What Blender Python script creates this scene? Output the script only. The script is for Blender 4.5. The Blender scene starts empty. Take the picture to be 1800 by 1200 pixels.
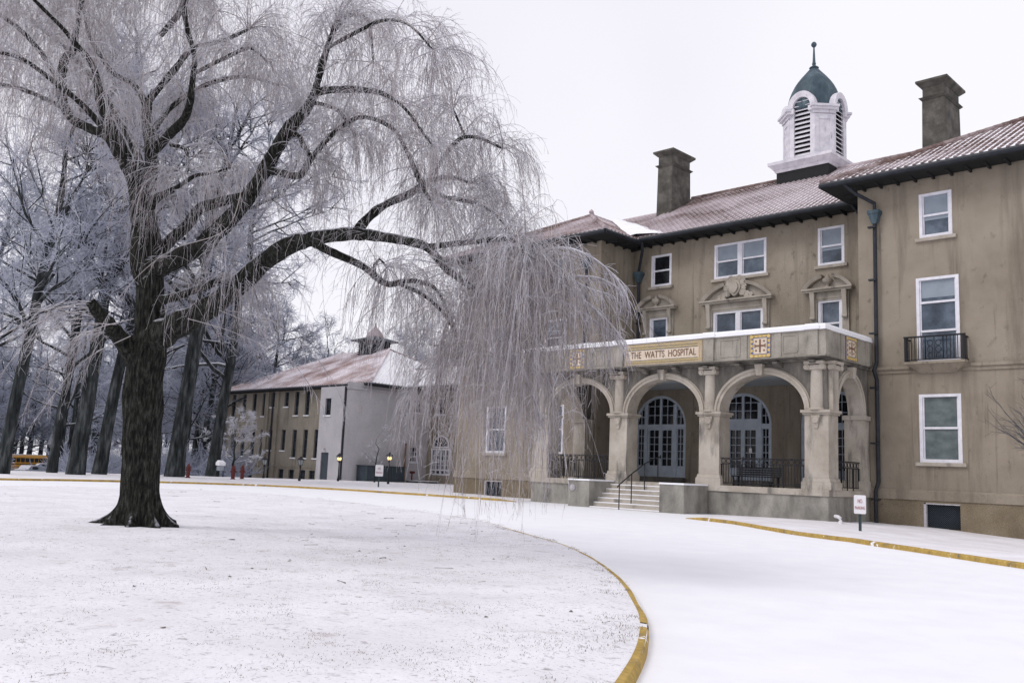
# Snow covered lawn with an ice laden weeping willow in front of an old stucco hospital building.
import bpy, math, random
import numpy as np
from mathutils import Vector, noise as mnoise

R = math.radians
scene = bpy.context.scene
col = scene.collection
rng = np.random.default_rng(7)
random.seed(7)

# ------------------------------------------------------------------ camera
CAM_H = 1.404
YAW, PITCH, ROLL = 0.772719, 0.141687, 0.042218
FPX = 1618.47                       # focal length in pixels of an 1800 px wide picture
_f = np.array([-math.sin(YAW) * math.cos(PITCH), math.cos(YAW) * math.cos(PITCH), math.sin(PITCH)])
_r0 = np.array([math.cos(YAW), math.sin(YAW), 0.0])
_u0 = np.cross(_r0, _f)
CR = math.cos(ROLL) * _r0 + math.sin(ROLL) * _u0
CU = -math.sin(ROLL) * _r0 + math.cos(ROLL) * _u0
CF = _f
CPOS = np.array([0.0, 0.0, CAM_H])
cd = bpy.data.cameras.new('camera')
cam = bpy.data.objects.new('camera', cd)
col.objects.link(cam)
cd.sensor_width = 36.0
cd.lens = 36.0 * FPX / 1800.0
cd.clip_end = 3000.0
from mathutils import Matrix
cam.matrix_world = Matrix(((CR[0], CU[0], -CF[0], 0.0), (CR[1], CU[1], -CF[1], 0.0), (CR[2], CU[2], -CF[2], CAM_H), (0, 0, 0, 1)))
scene.camera = cam
scene.view_settings.view_transform = 'Standard'
scene.view_settings.look = 'None'
scene.view_settings.gamma = 1.0
scene.view_settings.exposure = 0.34

# ------------------------------------------------------------------ sky: bright even overcast
SUN_EL, SUN_AZ = R(48), R(205)       # azimuth clockwise from +Y
world = bpy.data.worlds.new('World')
scene.world = world
world.use_nodes = True
wn, wl = world.node_tree.nodes, world.node_tree.links
wn.clear()
wo = wn.new('ShaderNodeOutputWorld')
bg_sky = wn.new('ShaderNodeBackground'); bg_sky.inputs['Strength'].default_value = 0.06
sky = wn.new('ShaderNodeTexSky'); sky.sky_type = 'NISHITA'; sky.sun_disc = False
sky.sun_elevation = SUN_EL; sky.sun_rotation = SUN_AZ
wl.new(sky.outputs[0], bg_sky.inputs['Color'])
bg_cl = wn.new('ShaderNodeBackground'); bg_cl.inputs['Strength'].default_value = 1.0
tc = wn.new('ShaderNodeTexCoord')
nz = wn.new('ShaderNodeTexNoise'); nz.inputs['Scale'].default_value = 1.3; nz.inputs['Detail'].default_value = 3
rp = wn.new('ShaderNodeValToRGB')
rp.color_ramp.elements[0].position = 0.30; rp.color_ramp.elements[0].color = (0.700, 0.680, 0.755, 1)
rp.color_ramp.elements[1].position = 0.56; rp.color_ramp.elements[1].color = (0.815, 0.805, 0.850, 1)
wl.new(tc.outputs['Generated'], nz.inputs['Vector'])
wl.new(nz.outputs['Fac'], rp.inputs['Fac'])
wl.new(rp.outputs['Color'], bg_cl.inputs['Color'])
mx = wn.new('ShaderNodeMixShader'); mx.inputs['Fac'].default_value = 0.93
wl.new(bg_sky.outputs[0], mx.inputs[1]); wl.new(bg_cl.outputs[0], mx.inputs[2])
wl.new(mx.outputs[0], wo.inputs['Surface'])

sd = bpy.data.lights.new('sun', 'SUN')
sd.energy = 0.95; sd.angle = R(25); sd.color = (1.0, 0.97, 0.93)
sun = bpy.data.objects.new('sun', sd); col.objects.link(sun)
sv = Vector((math.sin(SUN_AZ) * math.cos(SUN_EL), math.cos(SUN_AZ) * math.cos(SUN_EL), math.sin(SUN_EL)))
sun.rotation_euler = sv.to_track_quat('Z', 'Y').to_euler()
sun.location = (0, 0, 60)

# ------------------------------------------------------------------ survey helpers
def at(x, y, depth):
    """point in the place seen at (x, y) of the 1800 px photograph, depth metres along the view"""
    return CPOS + CF * depth + CR * ((x - 900) * depth / FPX) - CU * ((y - 600) * depth / FPX)
def ray(x, y):
    return CF * FPX + CR * (x - 900) - CU * (y - 600)
def on_y(x, y, Y):
    d = ray(x, y); return CPOS + d * (Y / d[1])
def on_z(x, y, z=0.0):
    d = ray(x, y); return CPOS + d * ((z - CAM_H) / d[2])

# ------------------------------------------------------------------ materials
def mat(name, stops, scale=3.0, detail=6.0, rough=0.8, stretch=(1, 1, 1), bump=0.0, bump_scale=None, bump_dist=0.02,
        spec=0.3, metallic=0.0, snow=None, blotch=None, fine=None):
    """stops: list of (pos, rgb) over a noise in world space; snow=(threshold, softness) covers faces that look up;
    blotch=(rgb, scale, lo, hi, stretch) a second noise of stains; fine=(scale, amount) fine grain"""
    m = bpy.data.materials.new(name); m.use_nodes = True
    nt = m.node_tree; n, l = nt.nodes, nt.links
    n.clear()
    out = n.new('ShaderNodeOutputMaterial'); b = n.new('ShaderNodeBsdfPrincipled')
    l.new(b.outputs[0], out.inputs[0])
    b.inputs['Roughness'].default_value = rough
    b.inputs['Specular IOR Level'].default_value = spec
    b.inputs['Metallic'].default_value = metallic
    geo = n.new('ShaderNodeNewGeometry')
    def noise(sc, det, st):
        mp = n.new('ShaderNodeMapping'); mp.inputs['Scale'].default_value = st
        l.new(geo.outputs['Position'], mp.inputs['Vector'])
        t = n.new('ShaderNodeTexNoise'); t.inputs['Scale'].default_value = sc; t.inputs['Detail'].default_value = det
        t.inputs['Roughness'].default_value = 0.6
        l.new(mp.outputs[0], t.inputs['Vector'])
        return t.outputs['Fac']
    f = noise(scale, detail, stretch)
    r = n.new('ShaderNodeValToRGB')
    while len(r.color_ramp.elements) < len(stops): r.color_ramp.elements.new(0.5)
    for e, (p, c) in zip(r.color_ramp.elements, stops):
        e.position = p; e.color = (c[0], c[1], c[2], 1)
    l.new(f, r.inputs['Fac'])
    c = r.outputs['Color']
    def mixc(fac, a, bb, mode='MIX'):
        x = n.new('ShaderNodeMix'); x.data_type = 'RGBA'; x.blend_type = mode
        if isinstance(fac, (int, float)): x.inputs[0].default_value = fac
        else: l.new(fac, x.inputs[0])
        l.new(a, x.inputs[6])
        if isinstance(bb, tuple): x.inputs[7].default_value = (bb[0], bb[1], bb[2], 1)
        else: l.new(bb, x.inputs[7])
        return x.outputs[2]
    def ramp(v, lo, hi):
        q = n.new('ShaderNodeMapRange'); q.inputs['From Min'].default_value = lo; q.inputs['From Max'].default_value = hi
        l.new(v, q.inputs['Value']); return q.outputs[0]
    for bl in ([blotch] if isinstance(blotch, tuple) else (blotch or [])):
        c = mixc(ramp(noise(bl[1], 5, bl[4] if len(bl) > 4 else (1, 1, 1)), bl[2], bl[3]), c, bl[0])
    if fine:
        g = noise(fine[0], 2, (1, 1, 1))
        q = n.new('ShaderNodeMapRange'); q.inputs['From Min'].default_value = 0.3; q.inputs['From Max'].default_value = 0.7
        q.inputs['To Min'].default_value = 1 - fine[1]; q.inputs['To Max'].default_value = 1 + fine[1]
        l.new(g, q.inputs['Value'])
        v = n.new('ShaderNodeMix'); v.data_type = 'RGBA'; v.blend_type = 'MULTIPLY'; v.inputs[0].default_value = 1
        l.new(c, v.inputs[6]); l.new(q.outputs[0], v.inputs[7]); c = v.outputs[2]
    if snow:
        sp = n.new('ShaderNodeSeparateXYZ'); l.new(geo.outputs['True Normal'] if len(snow) > 3 else geo.outputs['Normal'], sp.inputs[0])
        g = noise(snow[2] if len(snow) > 2 else 6.0, 4, (1, 1, 1))
        ad = n.new('ShaderNodeMath'); ad.operation = 'MULTIPLY_ADD'; ad.inputs[1].default_value = 0.9
        l.new(g, ad.inputs[0]); l.new(sp.outputs['Z'], ad.inputs[2])
        c = mixc(ramp(ad.outputs[0], snow[0] + 0.45 - snow[1], snow[0] + 0.45 + snow[1]), c, (0.62, 0.63, 0.70))
    l.new(c, b.inputs['Base Color'])
    if bump:
        bp = n.new('ShaderNodeBump'); bp.inputs['Strength'].default_value = bump; bp.inputs['Distance'].default_value = bump_dist
        l.new(noise(bump_scale or scale * 4, 5, stretch), bp.inputs['Height'])
        l.new(bp.outputs[0], b.inputs['Normal'])
    return m

def plain(name, c, var=0.15, scale=4.0, rough=0.6, **k):
    return mat(name, [(0.3, tuple(x * (1 - var) for x in c)), (0.7, tuple(min(1, x * (1 + var)) for x in c))], scale, 4, rough, **k)

def emit(name, c, s):
    m = plain(name, c); b = [x for x in m.node_tree.nodes if x.type == 'BSDF_PRINCIPLED'][0]
    b.inputs['Emission Color'].default_value = (c[0], c[1], c[2], 1); b.inputs['Emission Strength'].default_value = s
    return m

M = {}
M['stucco'] = mat('stucco', [(0.25, (0.195, 0.165, 0.128)), (0.5, (0.285, 0.246, 0.196)), (0.75, (0.350, 0.308, 0.250))], 0.35, 8, 0.92,
                  bump=0.35, bump_scale=14, bump_dist=0.02, spec=0.1, fine=(42, 0.16),
                  blotch=[((0.145, 0.122, 0.10), 0.9, 0.52, 0.80, (1.6, 1.6, 0.16)), ((0.32, 0.28, 0.23), 0.7, 0.56, 0.80, (1, 1, 0.5)), ((0.14, 0.12, 0.10), 2.6, 0.60, 0.78, (1, 1, 0.7)), ((0.135, 0.115, 0.095), 1.5, 0.60, 0.74, (2.2, 2.2, 0.09))])
M['stucco_base'] = mat('stucco_base', [(0.25, (0.13, 0.105, 0.072)), (0.5, (0.205, 0.168, 0.118)), (0.75, (0.275, 0.235, 0.175))], 0.6, 8, 0.95,
                       bump=0.5, bump_scale=16, bump_dist=0.03, spec=0.1, fine=(30, 0.25),
                       blotch=[((0.08, 0.07, 0.06), 7.0, 0.66, 0.74), ((0.29, 0.22, 0.14), 0.8, 0.58, 0.78)])
M['stone'] = mat('stone', [(0.25, (0.27, 0.235, 0.195)), (0.5, (0.40, 0.36, 0.31)), (0.8, (0.52, 0.48, 0.43))], 0.9, 8, 0.9,
                 bump=0.35, bump_scale=18, bump_dist=0.02, spec=0.15, fine=(36, 0.15),
                 blotch=[((0.10, 0.095, 0.09), 1.3, 0.56, 0.76, (1.3, 1.3, 0.35)), ((0.42, 0.30, 0.18), 2.2, 0.66, 0.80)])
M['stone_dark'] = mat('stone_dark', [(0.25, (0.06, 0.058, 0.055)), (0.5, (0.15, 0.14, 0.125)), (0.8, (0.32, 0.29, 0.25))], 1.2, 8, 0.93,
                      bump=0.35, bump_scale=18, spec=0.1, stretch=(1.6, 1.6, 0.5), fine=(36, 0.2))
M['concrete'] = mat('concrete', [(0.25, (0.10, 0.098, 0.092)), (0.5, (0.25, 0.24, 0.215)), (0.8, (0.42, 0.40, 0.36))], 1.1, 8, 0.93,
                    bump=0.3, bump_scale=18, spec=0.1, stretch=(1.2, 1.2, 0.6), fine=(36, 0.15))
M['parapet_stone'] = mat('parapet_stone', [(0.25, (0.20, 0.185, 0.160)), (0.5, (0.32, 0.295, 0.255)), (0.8, (0.42, 0.39, 0.345))], 1.0, 8, 0.92, bump=0.3, bump_scale=18, spec=0.1, fine=(36, 0.15),
                      blotch=((0.11, 0.105, 0.10), 1.6, 0.56, 0.74, (2.2, 2.2, 0.25)))
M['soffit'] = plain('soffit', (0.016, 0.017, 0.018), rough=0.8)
M['plaster'] = plain('plaster', (0.42, 0.46, 0.50), 0.1, 1.2, 0.9)
M['white_paint'] = mat('white_paint', [(0.3, (0.62, 0.62, 0.68)), (0.7, (0.80, 0.79, 0.84))], 3, 5, 0.55)
M['weathered_white'] = mat('weathered_white', [(0.3, (0.52, 0.50, 0.55)), (0.7, (0.74, 0.72, 0.76))], 2.5, 6, 0.7,
                           blotch=((0.20, 0.18, 0.18), 3.0, 0.64, 0.78, (2.5, 2.5, 0.35)))
M['door_paint'] = mat('door_paint', [(0.3, (0.40, 0.46, 0.54)), (0.7, (0.52, 0.58, 0.66))], 3, 5, 0.6)
M['glass'] = mat('glass', [(0.32, (0.016, 0.026, 0.042)), (0.5, (0.055, 0.078, 0.11)), (0.68, (0.13, 0.165, 0.21))], 1.1, 6, 0.08, spec=0.6, bump=0.06, bump_scale=1.2)  # blue grey noise in the pane colour stands in for varied reflections
M['dark_glass'] = mat('dark_glass', [(0.35, (0.006, 0.007, 0.010)), (0.7, (0.020, 0.024, 0.030))], 1.6, 3, 0.12, spec=0.35)
M['annex_glass'] = mat('annex_glass', [(0.35, (0.010, 0.012, 0.016)), (0.7, (0.05, 0.06, 0.075))], 0.9, 3, 0.18, spec=0.3)
M['blind'] = plain('blind', (0.26, 0.30, 0.35), 0.1, 2, 0.8)
M['curtain'] = mat('curtain', [(0.3, (0.07, 0.095, 0.10)), (0.7, (0.16, 0.19, 0.19))], 2.2, 5, 0.4, stretch=(1, 1, 1.5))
M['tile'] = mat('tile', [(0.25, (0.095, 0.066, 0.062)), (0.5, (0.150, 0.100, 0.090)), (0.75, (0.24, 0.175, 0.165))], 4.0, 6, 0.8, spec=0.2,
                blotch=[((0.50, 0.43, 0.45), 0.14, 0.46, 0.60), ((0.40, 0.33, 0.33), 1.3, 0.50, 0.70)], fine=(20, 0.25))
M['tile_snow'] = mat('tile_snow', [(0.30, (0.52, 0.44, 0.45)), (0.45, (0.76, 0.73, 0.77)), (0.6, (0.86, 0.85, 0.89))], 0.45, 6, 0.85)
M['annex_tile'] = mat('annex_tile', [(0.32, (0.27, 0.17, 0.16)), (0.44, (0.48, 0.39, 0.39)), (0.58, (0.74, 0.69, 0.73))], 0.28, 6, 0.85, fine=(14, 0.15))
M['snow'] = mat('snow', [(0.3, (0.80, 0.80, 0.84)), (0.7, (0.86, 0.86, 0.89))], 1.2, 6, 0.75, bump=0.25, bump_scale=8, bump_dist=0.02, spec=0.2)
M['iron'] = plain('iron', (0.012, 0.013, 0.017), rough=0.5)
M['drain'] = mat('drain', [(0.3, (0.012, 0.014, 0.02)), (0.7, (0.03, 0.035, 0.045))], 3, 5, 0.5)
M['copper'] = mat('copper', [(0.3, (0.026, 0.046, 0.062)), (0.55, (0.055, 0.088, 0.110)), (0.8, (0.15, 0.20, 0.225))], 1.6, 7, 0.6, stretch=(1, 1, 0.5), blotch=((0.02, 0.032, 0.045), 2.5, 0.55, 0.8, (2, 2, 0.4)))
M['chimney'] = mat('chimney', [(0.25, (0.045, 0.043, 0.038)), (0.5, (0.095, 0.090, 0.080)), (0.8, (0.19, 0.175, 0.155))], 1.6, 8, 0.95, bump=0.3, bump_scale=20, spec=0.1, fine=(36, 0.2))
M['gold'] = mat('gold', [(0.4, (0.42, 0.29, 0.11)), (0.52, (0.56, 0.44, 0.22)), (0.62, (0.20, 0.20, 0.26))], 22, 2, 0.5)
M['gold_tile'] = mat('gold_tile', [(0.4, (0.54, 0.38, 0.12)), (0.7, (0.62, 0.48, 0.22))], 14, 2, 0.5)
M['cream'] = mat('cream', [(0.3, (0.56, 0.46, 0.36)), (0.7, (0.68, 0.59, 0.48))], 3, 4, 0.6)
M['brown_letter'] = plain('brown_letter', (0.16, 0.085, 0.055), rough=0.6)
M['blue_tile'] = plain('blue_tile', (0.10, 0.14, 0.36), rough=0.4)
M['yellow_paint'] = mat('yellow_paint', [(0.32, (0.22, 0.17, 0.10)), (0.46, (0.38, 0.255, 0.065)), (0.7, (0.48, 0.335, 0.10))], 3.2, 7, 0.85, fine=(16, 0.2),
                        blotch=[((0.17, 0.15, 0.13), 5.0, 0.64, 0.72), ((0.80, 0.80, 0.84), 2.3, 0.63, 0.66)])
M['grey_white'] = mat('grey_white', [(0.3, (0.40, 0.39, 0.41)), (0.7, (0.50, 0.48, 0.50))], 0.5, 7, 0.92, fine=(12, 0.14), bump=0.3, bump_scale=10,
                      blotch=((0.34, 0.28, 0.22), 0.6, 0.62, 0.8, (1.5, 1.5, 0.3)))
M['annex_wall'] = mat('annex_wall', [(0.25, (0.215, 0.190, 0.155)), (0.5, (0.285, 0.255, 0.21)), (0.75, (0.34, 0.305, 0.255))], 0.5, 7, 0.94, fine=(12, 0.15),
                      blotch=((0.13, 0.11, 0.09), 0.9, 0.55, 0.8, (1.5, 1.5, 0.2)))
M['bark'] = mat('bark', [(0.34, (0.004, 0.004, 0.004)), (0.5, (0.022, 0.022, 0.019)), (0.72, (0.075, 0.080, 0.070))], 15, 8, 0.95, stretch=(1.6, 1.6, 0.32),
                bump=1.0, bump_scale=19, bump_dist=0.05, spec=0.15, snow=(0.77, 0.15, 7.0), fine=(50, 0.3))
M['bark_wood'] = mat('bark_wood', [(0.34, (0.010, 0.012, 0.013)), (0.52, (0.038, 0.043, 0.044)), (0.75, (0.13, 0.14, 0.145))], 2.2, 7, 0.95, stretch=(1.5, 1.5, 0.3),
                     bump=0.6, bump_scale=6, bump_dist=0.08, spec=0.1, snow=(0.55, 0.3, 2.0))
M['twig_ice'] = mat('twig_ice', [(0.30, (0.33, 0.295, 0.315)), (0.52, (0.50, 0.47, 0.51)), (0.74, (0.82, 0.81, 0.86))], 3.0, 5, 0.35, spec=0.5, snow=(0.35, 0.25, 9.0))
M['twig_tan'] = mat('twig_tan', [(0.30, (0.17, 0.14, 0.13)), (0.52, (0.33, 0.285, 0.275)), (0.72, (0.52, 0.475, 0.475))], 2.0, 5, 0.35, spec=0.5, snow=(0.45, 0.25, 9.0))
M['frost'] = mat('frost', [(0.28, (0.19, 0.205, 0.265)), (0.5, (0.38, 0.40, 0.485)), (0.75, (0.68, 0.70, 0.79))], 0.35, 5, 0.8, spec=0.1)  # frost, its colour tinted blue to stand in for shade and haze
M['hazy_frost_far'] = mat('hazy_frost_far', [(0.28, (0.22, 0.24, 0.31)), (0.5, (0.36, 0.385, 0.475)), (0.75, (0.57, 0.60, 0.70))], 0.25, 5, 0.8, spec=0.1)  # frost of the deep wood with bluish haze painted into its colour
M['frost_pale'] = mat('frost_pale', [(0.3, (0.45, 0.45, 0.50)), (0.7, (0.70, 0.70, 0.76))], 1.5, 5, 0.8)
M['bare_twig'] = plain('bare_twig', (0.085, 0.085, 0.095), 0.3, 3, 0.8)
M['lawn'] = mat('lawn', [(0.28, (0.70, 0.69, 0.72)), (0.50, (0.78, 0.77, 0.81)), (0.7, (0.84, 0.83, 0.87))], 0.9, 8, 0.85, bump=0.6, bump_scale=9, bump_dist=0.03, spec=0.15,
                blotch=[((0.32, 0.295, 0.30), 10.0, 0.59, 0.73, (1, 1, 1)), ((0.34, 0.315, 0.32), 34.0, 0.585, 0.70, (1, 1, 1)), ((0.66, 0.64, 0.67), 0.42, 0.52, 0.78), ((0.50, 0.46, 0.46), 2.4, 0.60, 0.80)])
M['verge'] = mat('verge', [(0.28, (0.66, 0.63, 0.64)), (0.50, (0.76, 0.74, 0.77)), (0.7, (0.84, 0.83, 0.87))], 0.7, 8, 0.85, bump=0.5, bump_scale=8, bump_dist=0.03, spec=0.15,
                 blotch=[((0.36, 0.30, 0.27), 2.4, 0.66, 0.84, (1, 1, 1))])
M['grass'] = plain('grass', (0.20, 0.17, 0.13), 0.4, 2, 0.9)
M['red_paint'] = plain('red_paint', (0.11, 0.022, 0.020), 0.3, 8, 0.6)
M['sign_white'] = plain('sign_white', (0.76, 0.75, 0.78), 0.06, 4, 0.4)
M['sign_red'] = plain('sign_red', (0.36, 0.13, 0.12), 0.1, 4, 0.5)
M['sign_post'] = plain('sign_post', (0.05, 0.075, 0.08), 0.2, 6, 0.5)
M['bus_yellow'] = plain('bus_yellow', (0.55, 0.27, 0.03), 0.12, 2, 0.4)
M['car_paint'] = plain('car_paint', (0.28, 0.31, 0.35), 0.1, 2, 0.35)
M['rubber'] = plain('rubber', (0.015, 0.015, 0.016), 0.2, 4, 0.8)
M['panel'] = mat('panel', [(0.3, (0.030, 0.042, 0.055)), (0.7, (0.055, 0.07, 0.088))], 1.2, 5, 0.6)
M['rust'] = plain('rust', (0.20, 0.10, 0.06), 0.3, 6, 0.8)
M['lamp_glass'] = plain('lamp_glass', (0.25, 0.27, 0.28), 0.1, 4, 0.2)
M['lamp_lit'] = emit('lamp_lit', (1.0, 0.62, 0.25), 1.3)
M['siding'] = plain('siding', (0.40, 0.40, 0.44), 0.1, 1, 0.8)
M['mesh'] = plain('mesh', (0.012, 0.014, 0.02), 0.3, 6, 0.6)

# ------------------------------------------------------------------ mesh helpers
ROOT = {}
class Frame:
    """a wall's own axes: u along the wall, d outward, z up"""
    def __init__(s, o, u, n): s.o, s.u, s.n = np.array(o, float), np.array(u, float), np.array(n, float)
    def p(s, u, d, z):
        q = s.o + s.u * u + s.n * d; return (q[0], q[1], q[2] + z)
FRONT = lambda Y: Frame((0, Y, 0), (1, 0, 0), (0, -1, 0))      # wall facing the lawn; u = world x
EAST = lambda X: Frame((X, 0, 0), (0, 1, 0), (1, 0, 0))        # wall facing +x; u = world y
WEST = lambda X: Frame((X, 0, 0), (0, 1, 0), (-1, 0, 0))

class MB:
    def __init__(s): s.v, s.f, s.m, s.cur = [], [], [], 0
    def quad(s, *pts):
        b = len(s.v); s.v += [tuple(map(float, p)) for p in pts]; s.f.append(tuple(range(b, b + len(pts)))); s.m.append(s.cur)
    def hull8(s, a):
        b = len(s.v); s.v += [tuple(map(float, p)) for p in a]
        for q in ((0, 3, 2, 1), (4, 5, 6, 7), (0, 1, 5, 4), (1, 2, 6, 5), (2, 3, 7, 6), (3, 0, 4, 7)):
            s.f.append(tuple(b + i for i in q)); s.m.append(s.cur)
    def box(s, x0, x1, y0, y1, z0, z1):
        s.hull8([(x0, y0, z0), (x1, y0, z0), (x1, y1, z0), (x0, y1, z0), (x0, y0, z1), (x1, y0, z1), (x1, y1, z1), (x0, y1, z1)])
    def lbox(s, F, u0, u1, d0, d1, z0, z1):
        s.hull8([F.p(u0, d0, z0), F.p(u1, d0, z0), F.p(u1, d1, z0), F.p(u0, d1, z0), F.p(u0, d0, z1), F.p(u1, d0, z1), F.p(u1, d1, z1), F.p(u0, d1, z1)])
    def frustum(s, cx, cy, z0, z1, hx0, hy0, hx1, hy1):
        s.hull8([(cx - hx0, cy - hy0, z0), (cx + hx0, cy - hy0, z0), (cx + hx0, cy + hy0, z0), (cx - hx0, cy + hy0, z0),
                 (cx - hx1, cy - hy1, z1), (cx + hx1, cy - hy1, z1), (cx + hx1, cy + hy1, z1), (cx - hx1, cy + hy1, z1)])
    def tube(s, pts, rad, n=8, caps=True):
        pts = [np.array(p, float) for p in pts]
        if not hasattr(rad, '__len__'): rad = [rad] * len(pts)
        b = len(s.v)
        for i, p in enumerate(pts):
            t = pts[min(i + 1, len(pts) - 1)] - pts[max(i - 1, 0)]
            t = t / (np.linalg.norm(t) + 1e-9)
            a = np.cross(t, (0, 0, 1.0)) if abs(t[2]) < 0.9 else np.cross(t, (0.3, 1.0, 0))
            a /= np.linalg.norm(a); c = np.cross(t, a)
            for k in range(n):
                q = 2 * math.pi * k / n
                s.v.append(tuple(p + rad[i] * (math.cos(q) * a + math.sin(q) * c)))
        for i in range(len(pts) - 1):
            for k in range(n):
                s.f.append((b + i * n + k, b + i * n + (k + 1) % n, b + (i + 1) * n + (k + 1) % n, b + (i + 1) * n + k)); s.m.append(s.cur)
        if caps:
            s.f.append(tuple(b + k for k in reversed(range(n)))); s.m.append(s.cur)
            e = b + (len(pts) - 1) * n
            s.f.append(tuple(e + k for k in range(n))); s.m.append(s.cur)
    def lathe(s, cx, cy, prof, n=16, rot=0.0):
        b = len(s.v)
        for r, z in prof:
            for k in range(n):
                q = 2 * math.pi * k / n + rot
                s.v.append((cx + r * math.cos(q), cy + r * math.sin(q), z))
        for i in range(len(prof) - 1):
            for k in range(n):
                s.f.append((b + i * n + k, b + i * n + (k + 1) % n, b + (i + 1) * n + (k + 1) % n, b + (i + 1) * n + k)); s.m.append(s.cur)
        s.f.append(tuple(b + k for k in reversed(range(n)))); s.m.append(s.cur)
        e = b + (len(prof) - 1) * n
        s.f.append(tuple(e + k for k in range(n))); s.m.append(s.cur)
    def prism(s, pts, off):
        """pts: planar polygon, off: thickness vector"""
        n = len(pts); b = len(s.v); off = np.array(off, float)
        s.v += [tuple(map(float, p)) for p in pts] + [tuple(np.array(p, float) + off) for p in pts]
        s.f.append(tuple(b + i for i in range(n))); s.m.append(s.cur)
        s.f.append(tuple(b + n + i for i in reversed(range(n)))); s.m.append(s.cur)
        for i in range(n):
            j = (i + 1) % n
            s.f.append((b + i, b + n + i, b + n + j, b + j)); s.m.append(s.cur)
    def wall(s, F, u0, u1, z0, z1, holes, depth=0.22):
        """front skin of a wall with real openings (u0,u1,z0,z1) and reveals"""
        us = sorted({u0, u1} | {h[0] for h in holes} | {h[1] for h in holes}); us = [u for u in us if u0 <= u <= u1]
        zs = sorted({z0, z1} | {h[2] for h in holes} | {h[3] for h in holes}); zs = [z for z in zs if z0 <= z <= z1]
        for i in range(len(us) - 1):
            for j in range(len(zs) - 1):
                cu, cz = (us[i] + us[i + 1]) / 2, (zs[j] + zs[j + 1]) / 2
                if any(h[0] < cu < h[1] and h[2] < cz < h[3] for h in holes): continue
                s.quad(F.p(us[i], 0, zs[j]), F.p(us[i + 1], 0, zs[j]), F.p(us[i + 1], 0, zs[j + 1]), F.p(us[i], 0, zs[j + 1]))
        for a, b, c, d in holes:
            e = -depth
            s.quad(F.p(a, 0, c), F.p(a, e, c), F.p(a, e, d), F.p(a, 0, d)); s.quad(F.p(b, e, c), F.p(b, 0, c), F.p(b, 0, d), F.p(b, e, d))
            s.quad(F.p(a, e, c), F.p(a, 0, c), F.p(b, 0, c), F.p(b, e, c)); s.quad(F.p(a, 0, d), F.p(a, e, d), F.p(b, e, d), F.p(b, 0, d))
    def build(s, name, mats, parent=None, smooth=False):
        o0 = ROOT.get(parent.name, np.zeros(3)) if parent else np.zeros(3)
        me = bpy.data.meshes.new(name)
        me.from_pydata([(v[0] - o0[0], v[1] - o0[1], v[2] - o0[2]) for v in s.v], [], s.f)
        if not isinstance(mats, (list, tuple)): mats = [mats]
        for m in mats: me.materials.append(m)
        if len(mats) > 1: me.polygons.foreach_set('material_index', s.m)
        if smooth: me.polygons.foreach_set('use_smooth', [True] * len(me.polygons))
        me.update()
        o = bpy.data.objects.new(name, me); col.objects.link(o)
        if parent: o.parent = parent; ROOT[o.name] = o0
        return o

def fast_mesh(name, verts, quads, mats, parent=None, smooth=True):
    """large meshes straight from arrays; quads (N,4) or (N,3)"""
    o0 = ROOT.get(parent.name, np.zeros(3)) if parent else np.zeros(3)
    me = bpy.data.meshes.new(name)
    v = (np.asarray(verts, np.float64) - o0).astype(np.float32); q = np.asarray(quads, np.int32)
    k = q.shape[1]
    me.vertices.add(len(v)); me.vertices.foreach_set('co', v.ravel())
    me.loops.add(q.size); me.loops.foreach_set('vertex_index', q.ravel())
    me.polygons.add(len(q)); me.polygons.foreach_set('loop_start', np.arange(0, q.size, k, dtype=np.int32))
    me.polygons.foreach_set('use_smooth', np.full(len(q), smooth, dtype=bool))
    me.materials.append(mats)
    me.update(calc_edges=True); me.validate()
    o = bpy.data.objects.new(name, me); col.objects.link(o)
    if parent: o.parent = parent; ROOT[o.name] = o0
    return o

def strands(P, Rr, sides=3):
    """P (N,K,3) polylines, Rr (N,K) radii -> verts, quads"""
    N, K, _ = P.shape
    T = np.empty_like(P); T[:, 1:-1] = P[:, 2:] - P[:, :-2]; T[:, 0] = P[:, 1] - P[:, 0]; T[:, -1] = P[:, -1] - P[:, -2]
    T /= np.linalg.norm(T, axis=2, keepdims=True) + 1e-9
    ref = np.where(np.abs(T[..., 2:3]) < 0.8, np.array([0, 0, 1.0]), np.array([0.6, 0.8, 0]))
    A = np.cross(T, ref); A /= np.linalg.norm(A, axis=2, keepdims=True) + 1e-9
    B = np.cross(T, A)
    V = np.empty((N, K, sides, 3))
    for k in range(sides):
        q = 2 * math.pi * k / sides
        V[:, :, k] = P + Rr[..., None] * (math.cos(q) * A + math.sin(q) * B)
    idx = np.arange(N * K * sides).reshape(N, K, sides)
    a = idx[:, :-1]; b = idx[:, 1:]
    Q = np.stack([a, np.roll(a, -1, axis=2), np.roll(b, -1, axis=2), b], axis=-1).reshape(-1, 4)
    return V.reshape(-1, 3), Q

def join_arrays(parts):
    vs, qs, o = [], [], 0
    for v, q in parts:
        vs.append(v); qs.append(q + o); o += len(v)
    return np.concatenate(vs), np.concatenate(qs)

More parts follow.
